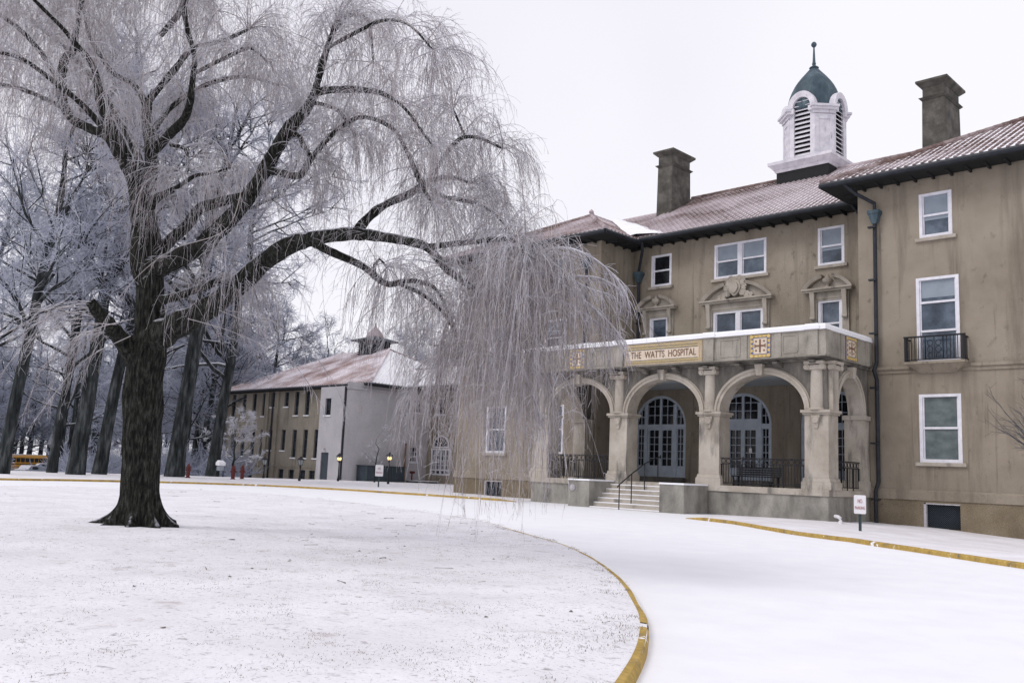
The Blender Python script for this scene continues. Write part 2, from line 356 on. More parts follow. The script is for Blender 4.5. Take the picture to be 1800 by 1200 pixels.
def thing(name, label, cat, loc=(0, 0, 0), group=None, kind=None):
    o = bpy.data.objects.new(name, None); col.objects.link(o); o.location = loc
    o.empty_display_size = 0.3
    o['label'] = label; o['category'] = cat
    if group: o['group'] = group
    ROOT[o.name] = np.array(loc, float)
    return o
def tag(o, label, cat, group=None, kind=None):
    o['label'] = label; o['category'] = cat
    if group: o['group'] = group
    if kind: o['kind'] = kind
    return o
def copy_thing(o, loc, rz=0.0, scale=None, label=None, parent=None):
    c = o.copy(); col.objects.link(c)
    if parent: c.parent = parent
    else:
        c.location = loc; c.rotation_euler = (0, 0, rz)
        if scale: c.scale = scale if hasattr(scale, '__len__') else (scale,) * 3
        if label: c['label'] = label
    for ch in o.children: copy_thing(ch, None, parent=c)
    return c
def letters(text, size, F, u, z, d, m, name, parent, depth=0.012, width=None):
    cu = bpy.data.curves.new(name, 'FONT'); cu.body = text; cu.size = size; cu.extrude = depth / 2
    cu.align_x = 'CENTER'; cu.align_y = 'CENTER'
    o = bpy.data.objects.new(name, cu); col.objects.link(o)
    dg = bpy.context.evaluated_depsgraph_get()
    me = bpy.data.meshes.new_from_object(o.evaluated_get(dg))
    bpy.data.objects.remove(o)
    co = np.empty(len(me.vertices) * 3); me.vertices.foreach_get('co', co); co = co.reshape(-1, 3)
    if width: co[:, 0] *= width / (co[:, 0].max() - co[:, 0].min())
    o0 = ROOT.get(parent.name, np.zeros(3)) if parent else np.zeros(3)
    w = F.o + np.outer(co[:, 0] + u, F.u) + np.outer(co[:, 2] + d, F.n) + np.outer(co[:, 1] + z, (0, 0, 1.0)) - o0
    me.vertices.foreach_set('co', w.ravel()); me.update()
    me.materials.clear(); me.materials.append(m)
    o = bpy.data.objects.new(name, me); col.objects.link(o); o.parent = parent; ROOT[o.name] = o0
    return o

# ------------------------------------------------------------------ ground, drive, lawn, kerbs
def zg(x, y):
    """height of the ground"""
    z = -0.024 * max(0.0, -x - 74) - 0.00012 * max(0.0, -x - 95) ** 2 * (1 if x > -180 else 0)
    if x <= -180: z = -0.024 * 106 - 0.00012 * 85 ** 2
    if x > -17 and y > 24: z -= 0.050 * min(14, x + 17) * min(1, (y - 24) / 8)
    return z

def catmull(P, step):
    P = [np.array(p, float) for p in P]; out = []
    for i in range(len(P) - 1):
        p0 = P[max(i - 1, 0)]; p1 = P[i]; p2 = P[i + 1]; p3 = P[min(i + 2, len(P) - 1)]
        n = max(1, int(np.linalg.norm((p2 - p1)[:3]) / step))
        for k in range(n):
            t = k / n
            out.append(0.5 * (2 * p1 + (p2 - p0) * t + (2 * p0 - 5 * p1 + 4 * p2 - p3) * t * t + (3 * p1 - p0 - 3 * p2 + p3) * t ** 3))
    out.append(P[-1]); return np.array(out)

# base ground: one sheet to the horizon
def axis(lo, hi, c0, c1, fine):
    a = list(np.arange(c0, c1 + 1e-6, fine)); x = c1; s = fine
    while x < hi: s *= 1.35; x = min(hi, x + s); a.append(x)
    x = c0; s = fine
    while x > lo: s *= 1.35; x = max(lo, x - s); a.insert(0, x)
    return np.array(a)
gx, gy = axis(-1500, 900, -110, 20, 1.0), axis(-600, 1600, -20, 75, 1.0)
GX, GY = np.meshgrid(gx, gy, indexing='ij')
GZ = np.array([[zg(x, y) + 0.012 * mnoise.noise(Vector((x * 0.35, y * 0.35, 0))) for y in gy] for x in gx])
idx = np.arange(GX.size).reshape(GX.shape)
q = np.stack([idx[:-1, :-1], idx[1:, :-1], idx[1:, 1:], idx[:-1, 1:]], -1).reshape(-1, 4)
ground = fast_mesh('snowy_driveway', np.stack([GX.ravel(), GY.ravel(), GZ.ravel() - 0.02], -1), q, M['snow'])
ground['kind'] = 'structure'; ground['label'] = 'smooth untouched snow lying on the curved driveway'; ground['category'] = 'driveway'

ISL = [(-3.98, 5.46), (-4.39, 6.15), (-4.82, 6.81), (-5.17, 7.3), (-5.97, 8.29), (-7.48, 10.0), (-9.65, 12.11), (-11.73, 13.83), (-13.18, 14.8),
       (-15.12, 15.97), (-17.92, 17.8), (-20.68, 19.09), (-25.15, 20.5), (-29.3, 21.4), (-33.8, 22.0), (-37.9, 21.6), (-40.3, 19.5), (-40.8, 16.3), (-40.5, 11.5),
       (-39.5, 4), (-36, -5), (-28, -11), (-18, -12), (-8, -9), (-2.4, -3), (-1.9, 1.0), (-3.15, 3.9)]
isl = catmull([(x, y, 0) for x, y in ISL] + [(ISL[0][0], ISL[0][1], 0)], 0.35)[:-1]
TREE = np.array([-17.03, 7.69, 0.0])
def lawn_z(x, y):
    d = math.hypot(x + 17.6, y - 7.2)
    z = 0.115 + 0.06 * math.exp(-(d / 3.2) ** 2)
    z += 0.03 * mnoise.noise(Vector((x * 0.25, y * 0.25, 3))) + 0.012 * mnoise.noise(Vector((x * 1.3, y * 1.3, 7)))
    return z
cen = np.array([-14.0, 8.0, 0])
rings = np.concatenate([np.linspace(0.004, 0.5, 60), np.linspace(0.5, 0.996, 60)[1:]])
V = []
for t in rings:
    for p in isl:
        x, y = cen[:2] + (p - cen)[:2] * t
        e = min(1.0, (1 - t) * 14 + 0.02)
        V.append((x, y, zg(x, y) + 0.056 * (1 - e) + lawn_z(x, y) * e))
n = len(isl); nr = len(rings)
ii = np.arange(nr * n).reshape(nr, n)
q = np.stack([ii[:-1], np.roll(ii[:-1], -1, 1), np.roll(ii[1:], -1, 1), ii[1:]], -1).reshape(-1, 4)[:, ::-1]
lawn = fast_mesh('snowy_lawn', V, q, M['lawn'])
lawn['kind'] = 'structure'; lawn['label'] = 'lawn island under thin snow with grass showing through'; lawn['category'] = 'lawn'

def kerb(name, path, side, label, gaps=(), w=0.15, h=0.105, taper=True, m='yellow_paint'):
    """a kerb of separate stones swept along the path; side = +1 puts the body left of the path"""
    b = MB(); path = np.asarray(path)
    seg = np.linalg.norm(np.diff(path, axis=0), axis=1); s = np.concatenate([[0], np.cumsum(seg)])
    L = s[-1]; N = int(L / 0.25)
    ss = np.linspace(0, L, N)
    pts = np.stack([np.interp(ss, s, path[:, k]) for k in range(3)], -1)
    t = np.gradient(pts, axis=0); t[:, 2] = 0; t /= np.linalg.norm(t, axis=1, keepdims=True)
    nrm = np.stack([-t[:, 1], t[:, 0], np.zeros(N)], -1) * side
    prof = [(0.0, -0.10), (0.012, h - 0.03), (0.035, h), (w, h + 0.004), (w, -0.10)]
    base = len(b.v); k = len(prof)
    for i in range(N):
        e = 1.0
        if taper: e = min(1, ss[i] / 1.2 + 0.05, (L - ss[i]) / 1.2 + 0.05)
        jz = 0.008 * mnoise.noise(Vector((ss[i] * 0.7, 0, 5)))
        for d, z in prof:
            dd = d + 0.015 * mnoise.noise(Vector((ss[i] * 0.9, d * 3, 1)))
            b.v.append((pts[i, 0] + nrm[i, 0] * dd, pts[i, 1] + nrm[i, 1] * dd, zg(pts[i, 0], pts[i, 1]) + (z * e if z > 0 else z) + jz))
    for i in range(N - 1):
        if any(abs(ss[i] - g) < 0.13 for g in gaps): continue
        for j in range(k - 1):
            b.f.append((base + i * k + j, base + (i + 1) * k + j, base + (i + 1) * k + j + 1, base + i * k + j + 1)); b.m.append(0)
    o = b.build(name, M[m]); o['kind'] = 'structure'; o['label'] = label; o['category'] = 'kerb'
    return pts
near = catmull([(-2.2, 1.5, 0), (-3.15, 3.9, 0)] + [(x, y, 0) for x, y in ISL[:11]] + [(-19.2, 18.45, 0)], 0.2)
kerb('kerb', near, +1, 'worn yellow kerb curving round the lawn in the foreground', gaps=(6.25,), w=0.09, h=0.068)

FARK = [(-47.5, -14, 0), (-49, 2, 0), (-50.66, 15.77, 0), (-51.9, 20.5, 0), (-51.8, 26.3, 0), (-49.3, 30.6, 0), (-45.05, 32.43, 0), (-40.96, 33.1, 0), (-36.4, 33.5, 0), (-32.4, 33.9, 0)]
RGTK = [(-19.8, 30.1, 0), (-16.57, 28.4, 0), (-13.24, 26.0, 0), (-10.45, 23.8, 0), (-8.46, 22.3, 0), (-6.84, 21.1, 0), (-5.48, 20.1, 0), (-1, 16.9, 0), (4, 13.0, 0), (12, 7, 0)]
fark = catmull(FARK, 0.5); rgtk = catmull(RGTK, 0.5)
kerb('kerb', fark, +1, 'yellow kerb along the far edge of the driveway below the annex', h=0.085)
kerb('kerb', rgtk, +1, 'yellow kerb beside the no parking sign at the right of the steps', h=0.085)

def verge(name, path, outer, label, rows=22, mm='verge'):
    path = np.asarray(path); outer = np.asarray(outer)
    def resamp(p, N):
        s = np.concatenate([[0], np.cumsum(np.linalg.norm(np.diff(p, axis=0), axis=1))]); t = np.linspace(0, s[-1], N)
        return np.stack([np.interp(t, s, p[:, k]) for k in range(3)], -1)
    N = 160; a, o = resamp(path, N), resamp(outer, N); V = []
    for r in range(rows + 1):
        t = (r / rows) ** 1.4
        for i in range(N):
            x, y = (a[i] * (1 - t) + o[i] * t)[:2]
            e = min(1, i / 5, (N - 1 - i) / 5)
            lift = 0.078 * e * (1 if r else 1.0)
            V.append((x, y, zg(x, y) + lift * (1 - t * 0.75) + (0.03 * mnoise.noise(Vector((x * 0.4, y * 0.4, 2))) * min(1, r / 3) if r else 0) - 0.004))
    ii = np.arange((rows + 1) * N).reshape(rows + 1, N)
    q = np.stack([ii[:-1, :-1], ii[:-1, 1:], ii[1:, 1:], ii[1:, :-1]], -1).reshape(-1, 4)
    o_ = fast_mesh(name, V, q, M[mm]); o_['kind'] = 'structure'; o_['label'] = label; o_['category'] = 'ground'
off = np.zeros_like(fark); tt = np.gradient(fark, axis=0); tt /= np.linalg.norm(tt, axis=1, keepdims=True)
fin = fark + np.stack([-tt[:, 1], tt[:, 0], tt[:, 2] * 0], -1) * 0.15
verge('snowy_verge', fin, [(-130, -30, 0), (-130, 40, 0), (-108, 62, 0), (-76, 66, 0), (-58, 66, 0), (-44, 41, 0), (-33, 37, 0)], 'snowy ground between the far kerb and the trees and annex')
tt = np.gradient(rgtk, axis=0); tt /= np.linalg.norm(tt, axis=1, keepdims=True)
rin = rgtk + np.stack([-tt[:, 1], tt[:, 0], tt[:, 2] * 0], -1) * 0.15
verge('snowy_verge', rin, [(-22.2, 36.4, 0), (-17, 36.5, 0), (-15, 41, 0), (0, 41, 0), (20, 41, 0), (30, 30, 0)], 'snowy strip between the right kerb and the hospital wall')

# dead grass and leaves poking through the snow
def grass_patch():
    out_v, out_q = [], []
    pts = []
    tries = 0
    while len(pts) < 11000 and tries < 400000:
        tries += 1
        i = random.randrange(len(isl)); t = math.sqrt(random.random()) * 0.985
        mixf = random.random(); ed = isl[i] * mixf + isl[(i + 1) % len(isl)] * (1 - mixf)
        x, y = cen[:2] + (ed - cen)[:2] * t + np.array([random.gauss(0, .1), random.gauss(0, .1)]) * (t < 0.96)
        if y < 1.5 or (x > -5 and y < 4): continue
        d = math.hypot(x, y)
        nval = mnoise.noise(Vector((x * 0.9, y * 0.9, 11))) + 0.6 * mnoise.noise(Vector((x * 3.1, y * 3.1, 4)))
        if nval < 0.05: continue
        if random.random() > min(1.0, 7.0 / d + 0.06): continue
        pts.append((x, y))
    for x, y in pts:
        z = lawn_z(x, y); s = 0.6 + 0.5 * random.random()
        for k in range(random.randint(2, 5)):
            a = random.random() * 6.283; L = s * random.uniform(0.006, 0.030); h = s * random.uniform(0.001, 0.011); w = random.uniform(0.001, 0.0035)
            cx, cy = x + random.gauss(0, 0.035), y + random.gauss(0, 0.035)
            dx, dy = math.cos(a), math.sin(a); b = len(out_v)
            out_v += [(cx - dy * w, cy + dx * w, z - 0.01), (cx + dy * w, cy - dx * w, z - 0.01),
                      (cx + dx * L + dy * w * 0.6, cy + dy * L - dx * w * 0.6, z + h), (cx + dx * L - dy * w * 0.6, cy + dy * L + dx * w * 0.6, z + h)]
            out_q.append((b, b + 1, b + 2, b + 3))
    for k in range(260):                                             # leaves and broken twigs
        i = random.randrange(len(isl)); t = math.sqrt(random.random()) * 0.95; x, y = cen[:2] + (isl[i] - cen)[:2] * t
        if y < 2: continue
        z = lawn_z(x, y); a = random.random() * 6.283; L = random.choice([0.03, 0.035, 0.04, 0.15, 0.25]); w = 0.016 if L < 0.1 else 0.003; dx, dy = math.cos(a), math.sin(a); b = len(out_v); e = random.uniform(0.004, 0.02)
        out_v += [(x - dy * w, y + dx * w, z + 0.003), (x + dy * w, y - dx * w, z + e), (x + dx * L + dy * w, y + dy * L - dx * w, z + 0.004), (x + dx * L - dy * w, y + dy * L + dx * w, z + e)]
        out_q.append((b, b + 1, b + 2, b + 3))
    o = fast_mesh('dead_grass', out_v, out_q, M['grass'])
    tag(o, 'short dead grass blades poking through the snow on the lawn', 'grass', kind='stuff')
grass_patch()

# ------------------------------------------------------------------ the hospital building
HB = thing('hospital_building', 'old tan stucco three storey hospital with red tiled roofs, arched porch and white cupola', 'building', (-25, 40, 0))
SOFF = 14.85
RW0, RW1, LW0, LW1, FY, CY = -17.3, -6.0, -43.5, -32.2, 40.0, 43.2

def sash(F, u0, u1, z0, z1, rails=(0.5,), split=None, blind=None, sill=True, parent=None, glass='glass', rec=0.13, fw=0.13, muntin=None, proj=0.07, curtain=False):
    """a white wooden sash window: casing, stiles and rails, panes, stone sill"""
    P = parent or HB
    b = MB()
    b.lbox(F, u0, u0 + fw, -rec, 0.015, z0, z1); b.lbox(F, u1 - fw, u1, -rec, 0.015, z0, z1)
    b.lbox(F, u0 + fw, u1 - fw, -rec, 0.013, z1 - fw * 0.9, z1); b.lbox(F, u0 + fw, u1 - fw, -rec, 0.02, z0, z0 + fw * 1.05)
    cols = [(u0 + fw, u1 - fw)]
    if split:
        c = (u0 + u1) / 2; cols = [(u0 + fw, c - 0.13), (c + 0.13, u1 - fw)]
        b.lbox(F, c - 0.13, c + 0.13, -rec, 0.010, z0 + fw * 1.05, z1 - fw * 0.9)
    za, zb = z0 + fw * 1.05, z1 - fw * 0.9
    for a, e in cols:
        levels = [za] + [za + (zb - za) * r for r in rails] + [zb]
        for r in levels[1:-1]: b.lbox(F, a + 0.003, e - 0.003, -rec, -0.03, r - 0.045, r + 0.045)
        # stiles of the lower and upper sash: the lower one sits further in
        for li in range(len(levels) - 1):
            d = -0.075 if li == 0 else -0.045
            for q0, q1 in ((a + 0.002, a + 0.055), (e - 0.055, e - 0.002)):
                b.lbox(F, q0, q1, -rec, d, levels[li] + 0.046 * (li > 0), levels[li + 1] - 0.046 * (li < len(levels) - 2))
        if muntin:
            nu, nz_ = muntin
            for k in range(1, nu):
                u = a + (e - a) * k / nu; b.lbox(F, u - 0.018, u + 0.018, -rec + 0.005, -0.078, za, zb)
            for k in range(1, nz_):
                z = za + (zb - za) * k / nz_
                b.lbox(F, a + 0.06, e - 0.06, -rec + 0.008, -0.080, z - 0.018, z + 0.018)
    w = b.build('window', M['white_paint'], P)
    ROOT[w.name] = ROOT[P.name]
    g = MB(); g.lbox(F, u0 + fw * 0.5, u1 - fw * 0.5, -rec - 0.03, -rec + 0.022, z0 + 0.04, z1 - 0.04)
    g.build('pane', M['curtain'] if curtain else M[glass], w)
    if blind:
        g = MB(); h = (zb - za) * blind
        for a, e in cols: g.lbox(F, a + 0.06, e - 0.06, -rec + 0.024, -rec + 0.032, zb - h, zb)
        g.build('blind', M['blind'], w)
    if sill:
        s = MB(); s.lbox(F, u0 - 0.16, u1 + 0.16, -rec, proj + 0.05, z0 - 0.15, z0 - 0.003)
        s.build('sill', M['stone'], w)
    return w

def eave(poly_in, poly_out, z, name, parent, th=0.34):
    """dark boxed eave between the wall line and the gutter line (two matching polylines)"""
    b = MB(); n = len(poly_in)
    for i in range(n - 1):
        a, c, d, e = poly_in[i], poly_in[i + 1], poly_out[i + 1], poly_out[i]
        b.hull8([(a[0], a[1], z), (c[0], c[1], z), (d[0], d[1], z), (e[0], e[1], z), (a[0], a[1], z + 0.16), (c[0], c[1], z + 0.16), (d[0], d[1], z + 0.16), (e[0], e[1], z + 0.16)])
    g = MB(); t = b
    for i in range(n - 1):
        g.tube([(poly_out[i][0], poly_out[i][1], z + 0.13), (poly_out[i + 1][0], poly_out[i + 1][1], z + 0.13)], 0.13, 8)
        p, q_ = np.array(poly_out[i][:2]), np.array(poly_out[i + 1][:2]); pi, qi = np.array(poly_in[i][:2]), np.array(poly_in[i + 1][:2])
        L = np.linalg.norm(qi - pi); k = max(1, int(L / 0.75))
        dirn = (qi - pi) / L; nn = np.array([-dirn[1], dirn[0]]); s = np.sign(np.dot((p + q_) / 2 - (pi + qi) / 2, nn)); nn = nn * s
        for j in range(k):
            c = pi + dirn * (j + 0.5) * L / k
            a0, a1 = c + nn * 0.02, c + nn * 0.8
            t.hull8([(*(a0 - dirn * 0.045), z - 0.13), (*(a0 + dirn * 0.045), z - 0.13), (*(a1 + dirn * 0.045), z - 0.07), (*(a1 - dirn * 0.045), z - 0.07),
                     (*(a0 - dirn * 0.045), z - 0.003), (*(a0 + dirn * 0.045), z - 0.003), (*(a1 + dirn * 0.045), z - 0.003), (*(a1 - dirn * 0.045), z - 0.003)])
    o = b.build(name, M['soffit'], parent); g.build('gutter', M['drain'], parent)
    return o

def tile_roof(poly, eave_dir, name, parent, m='tile', pitch_sp=0.33, snow='tile_snow', rad=0.064, ridge=True):
    """a planar roof slope: snow bed with rows of barrel tiles running from eave to ridge"""
    P = np.array(poly, float); u = np.array(eave_dir, float); u /= np.linalg.norm(u)
    nrm = np.cross(P[1] - P[0], P[2] - P[0]); nrm /= np.linalg.norm(nrm)
    if nrm[2] < 0: nrm = -nrm
    v = np.cross(nrm, u); v /= np.linalg.norm(v)
    if v[2] < 0: v = -v; u = -u
    O = P[0]; c2 = [((p - O) @ u, (p - O) @ v) for p in P]
    b = MB(); b.prism([p - nrm * 0.10 for p in P], nrm * 0.13)
    bed = b.build(name, M[snow], parent)
    vs, qs, base = [], [], 0
    umin, umax = min(c[0] for c in c2), max(c[0] for c in c2)
    k = int((umax - umin) / pitch_sp)
    for i in range(k):
        uu = umin + (i + 0.5) * (umax - umin) / k + 1.7e-4
        hits = []
        for a in range(len(c2)):
            (ua, va), (ub, vb) = c2[a], c2[(a + 1) % len(c2)]
            if (ua - uu) * (ub - uu) < 0: hits.append(va + (vb - va) * (uu - ua) / (ub - ua))
        if len(hits) < 2: continue
        v0, v1 = min(hits), max(hits)
        if v1 - v0 < 0.2: continue
        nc = max(1, int((v1 - v0) / 0.42))
        for c in range(nc):
            va, vb = v0 + (v1 - v0) * c / nc, v0 + (v1 - v0) * (c + 1) / nc + 0.03
            ju = random.gauss(0, 0.006)
            for vv, rr, h in ((va, rad, 0.030), (vb, rad * 0.86, 0.006)):
                for t in range(5):
                    an = math.pi * t / 4
                    vs.append(O + u * (uu + ju + rr * 1.05 * math.cos(an)) + v * vv + nrm * (0.02 + h + rr * math.sin(an)))
            for t in range(4): qs.append((base + t, base + t + 1, base + 5 + t + 1, base + 5 + t))
            vs.append(O + u * (uu + ju) + v * va + nrm * 0.03)
            qs.append((base, base + 1, base + 2, base + 10)); qs.append((base + 2, base + 3, base + 4, base + 10))
            base += 11
    fast_mesh('tiles', vs, qs, M[m], bed, smooth=False)
    return bed
def ridge_tiles(a, b_, parent, m='tile', r=0.13):
    a, b_ = np.array(a, float), np.array(b_, float); L = np.linalg.norm(b_ - a); n = max(1, int(L / 0.42)); b = MB()
    for i in range(n):
        p, q_ = a + (b_ - a) * i / n, a + (b_ - a) * ((i + 1) / n + 0.02)
        b.tube([p, q_], [r * 1.1, r * 0.92], 8)
    return b.build('ridge', M[m], parent, smooth=False)

def pane_holes(ws): return [(w[0], w[1], w[2], w[3]) for w in ws]

# ---- windows of the two projecting wings: (u0, u1, z0, z1, kind)
def wing(u0, u1, cols, side_walls):
    ws = []
    for c in cols:
        ws += [(c - 0.845, c + 0.845, 2.57, 5.42, 'low'), (c - 0.875, c + 0.875, 6.74, 10.44, 'mid'), (c - 0.68, c + 0.68, 12.18, 14.15, 'top')]
    bz = [(c - 0.72, c + 0.72, -0.13, 0.90) for c in cols]
    F = FRONT(FY)
    b = MB(); b.wall(F, u0, u1, 1.40, SOFF + 0.12, [w[:4] for w in ws], 0.2)
    for Fs, a, e in side_walls: b.wall(Fs, a, e, 1.40, SOFF + 0.12, [], 0.2)
    b.build('wall', M['stucco'], HB)
    b = MB(); b.wall(Frame((0, FY - 0.06, 0), (1, 0, 0), (0, -1, 0)), u0 - 0.06, u1 + 0.06, -1.2, 1.0, bz, 0.25)
    for Fs, a, e in side_walls:
        G = Frame(Fs.o + Fs.n * 0.06, Fs.u, Fs.n); b.wall(G, a - 0.06, e, -1.2, 1.0, [], 0.2)
    b.build('foundation', M['stucco_base'], HB)
    b = MB(); b.lbox(F, u0 - 0.11, u1 + 0.11, -0.05, 0.11, 1.0, 1.36); b.hull8([F.p(u0 - 0.11, 0.11, 1.36), F.p(u1 + 0.11, 0.11, 1.36), F.p(u1 + 0.02, -0.05, 1.36), F.p(u0 - 0.02, -0.05, 1.36),
                                                                     F.p(u0 - 0.03, 0.03, 1.43), F.p(u1 + 0.03, 0.03, 1.43), F.p(u1 + 0.02, -0.05, 1.43), F.p(u0 - 0.02, -0.05, 1.43)])
    for Fs, a, e in side_walls: b.lbox(Fs, a + 0.06, e, -0.05, 0.112, 1.0, 1.38)
    b.build('water_table', M['stucco'], HB)
    b = MB(); b.lbox(F, u0 - 0.03, u1 + 0.03, -0.05, 0.06, 6.36, 6.52); b.lbox(F, u0 - 0.09, u1 + 0.09, -0.05, 0.13, 6.523, 6.66); b.build('string_course', M['stucco'], HB)
    for w in ws:
        k = w[4]
        if k == 'low': sash(F, *w[:4], curtain=(w[0] > -20))
        elif k == 'top': sash(F, *w[:4], blind=0.62)
        else:
            sash(F, *w[:4], rails=(0.36, 0.72), sill=False, blind=0.22)
            balconet(F, (w[0] + w[1]) / 2)
    for z in bz:
        g = MB(); g.lbox(FRONT(FY), z[0] + 0.06, z[1], -0.16, -0.12, z[2], z[3] - 0.02)
        gw = g.build('basement_window', M['dark_glass'], HB)
        g = MB(); F2 = FRONT(FY)
        k = 15
        for s in (1, -1):                                            # diamond wire mesh
            for i in range(-k, k):
                a = z[0] + 0.1 + (z[1] - z[0] - 0.2) * i / k; hgt = z[3] - z[2] - 0.1
                p = [(a, z[2] + 0.04), (a + hgt, z[3] - 0.06)]
                if s < 0: p = [(z[0] + z[1] - q_[0], q_[1]) for q_ in p]
                lo, hi = z[0] + 0.1, z[1] - 0.04
                (ua, za), (ub, zb) = p
                def cl(t): return ua + (ub - ua) * t, za + (zb - za) * t
                ts = [t for t in ((lo - ua) / (ub - ua), (hi - ua) / (ub - ua))]
                t0, t1 = max(0, min(ts)), min(1, max(ts))
                if t1 - t0 < 0.05: continue
                A, B_ = cl(t0), cl(t1)
                g.tube([F2.p(A[0], -0.07, A[1]), F2.p(B_[0], -0.07, B_[1])], 0.008, 4)
        g.build('wire_guard', M['panel'], gw)
        g = MB(); g.lbox(F2, z[0], z[0] + 0.10, -0.16, 0.075, z[2], z[3] - 0.05); g.lbox(F2, z[0] + 0.1, z[1], -0.16, 0.07, z[3] - 0.05, z[3] + 0.0)
        g.build('frame', M['grey_white'], gw)

def balconet(F, c):
    b = MB(); a, e, dp = c - 1.22, c + 1.22, 0.55
    b.lbox(F, a, e, 0, dp + 0.02, 6.66, 6.76); b.hull8([F.p(a + 0.5, 0, 6.3), F.p(e - 0.5, 0, 6.3), F.p(e - 0.5, 0.1, 6.3), F.p(a + 0.5, 0.1, 6.3), F.p(a + 0.05, 0, 6.658), F.p(e - 0.05, 0, 6.658), F.p(e - 0.05, dp - 0.03, 6.658), F.p(a + 0.05, dp - 0.03, 6.658)])
    s = b.build('balcony', M['stucco'], HB)
    b = MB(); z0, z1 = 6.76, 7.83
    for u in (a + 0.05, e - 0.05):
        b.lbox(F, u - 0.05, u + 0.05, dp - 0.10, dp, z0, z1 - 0.05); b.lbox(F, u - 0.03, u + 0.03, 0.005, dp - 0.1, z1 - 0.10, z1 - 0.05); b.lbox(F, u - 0.02, u + 0.02, 0.005, dp - 0.1, z0 + 0.05, z0 + 0.09)
        for k in range(3):
            d = 0.1 + 0.12 * k; b.lbox(F, u - 0.012, u + 0.012, d, d + 0.024, z0 + 0.09, z1 - 0.1)
    b.lbox(F, a - 0.02, e + 0.02, dp - 0.10, dp + 0.02, z1 - 0.05, z1 + 0.01); b.lbox(F, a + 0.1, e - 0.1, dp - 0.06, dp - 0.03, z0 + 0.06, z0 + 0.1)
    n = 17
    for k in range(1, n):
        u = a + (e - a) * k / n
        if 6 < k < 11:
            continue
        b.lbox(F, u - 0.014, u + 0.014, dp - 0.06, dp - 0.035, z0 + 0.1, z1 - 0.05)
    for s_ in (-1, 1):                                                # scrolls in the middle panel
        for zc, r in ((7.0, 0.10), (7.25, 0.13), (7.53, 0.12)):
            pts = [F.p(c + s_ * (0.17 + r * math.cos(t) * 0.9), dp - 0.045, zc + r * math.sin(t)) for t in np.linspace(0, 2 * math.pi, 13)]
            b.tube(pts, 0.016, 5, caps=False)
        b.lbox(F, c + s_ * 0.36 - 0.014, c + s_ * 0.36 + 0.014, dp - 0.06, dp - 0.035, z0 + 0.1, z1 - 0.05)
    b.lbox(F, c - 0.014, c + 0.014, dp - 0.06, dp - 0.035, z0 + 0.1, z1 - 0.05)
    b.build('railing', M['iron'], s)

wing(RW0, RW1, [-13.9, -8.75], [(WEST(RW0), FY, CY + 0.01), (EAST(RW1), FY, 56.0)])
wing(LW0, LW1, [-40.05, -35.45], [(EAST(LW1), FY, CY + 0.01), (WEST(LW0), FY, 56.0)])

# ---- recessed centre
F = FRONT(CY)
top = [(-26.78, -23.63, 12.37, 14.31, 2), (-31.0, -29.6, 12.40, 14.27, 1), (-20.76, -19.38, 12.36, 14.32, 1)]
low = [(-26.82, -23.78, 7.2, 10.56, 2), (-31.05, -29.75, 7.2, 10.6, 1), (-20.78, -19.5, 7.2, 10.6, 1)]
DOORS = [(-30.2, 1.72), (-25.0, 1.68), (-20.05, 1.68)]
b = MB(); b.wall(F, LW1, RW0, 6.4, SOFF + 0.12, [w[:4] for w in top + low], 0.2)
# wall behind the porch with three arched door openings
def arch_pts(c, a, zs, h, n=20): return [(c + a * math.cos(math.pi * i / n), zs + h * math.sin(math.pi * i / n)) for i in range(n + 1)]
us = [LW1] + [x for c, a in DOORS for x in (c - a, c + a)] + [RW0]
for i in range(0, len(us), 2): b.quad(F.p(us[i], 0, 1.2), F.p(us[i + 1], 0, 1.2), F.p(us[i + 1], 0, 6.4), F.p(us[i], 0, 6.4))
DSP = 4.42
for c, a in DOORS:
    b.quad(F.p(c - a, 0, 1.2), F.p(c + a, 0, 1.2), F.p(c + a, 0, 1.55), F.p(c - a, 0, 1.55))
    pts = arch_pts(c, a, DSP, 1.66)
    for i in range(len(pts) - 1):
        (u1, z1), (u2, z2) = pts[i], pts[i + 1]
        b.quad(F.p(u2, 0, z2), F.p(u1, 0, z1), F.p(u1, 0, 6.4), F.p(u2, 0, 6.4))
        b.quad(F.p(u1, 0, z1), F.p(u2, 0, z2), F.p(u2, -0.22, z2), F.p(u1, -0.22, z1))
    for s in (-1, 1): b.quad(F.p(c + s * a, 0, 1.55), F.p(c + s * a, -0.22, 1.55), F.p(c + s * a, -0.22, DSP), F.p(c + s * a, 0, DSP))
b.build('wall', M['stucco'], HB)
for w in top: sash(F, *w[:4], split=w[4] == 2, blind=0.0 if w[0] < -30 else (0.45 if w[4] == 2 else 0.62), glass='dark_glass' if w[0] < -30 else 'glass')
for w in low: sash(F, *w[:4], rails=(0.36, 0.66), split=w[4] == 2, sill=False, fw=0.15)

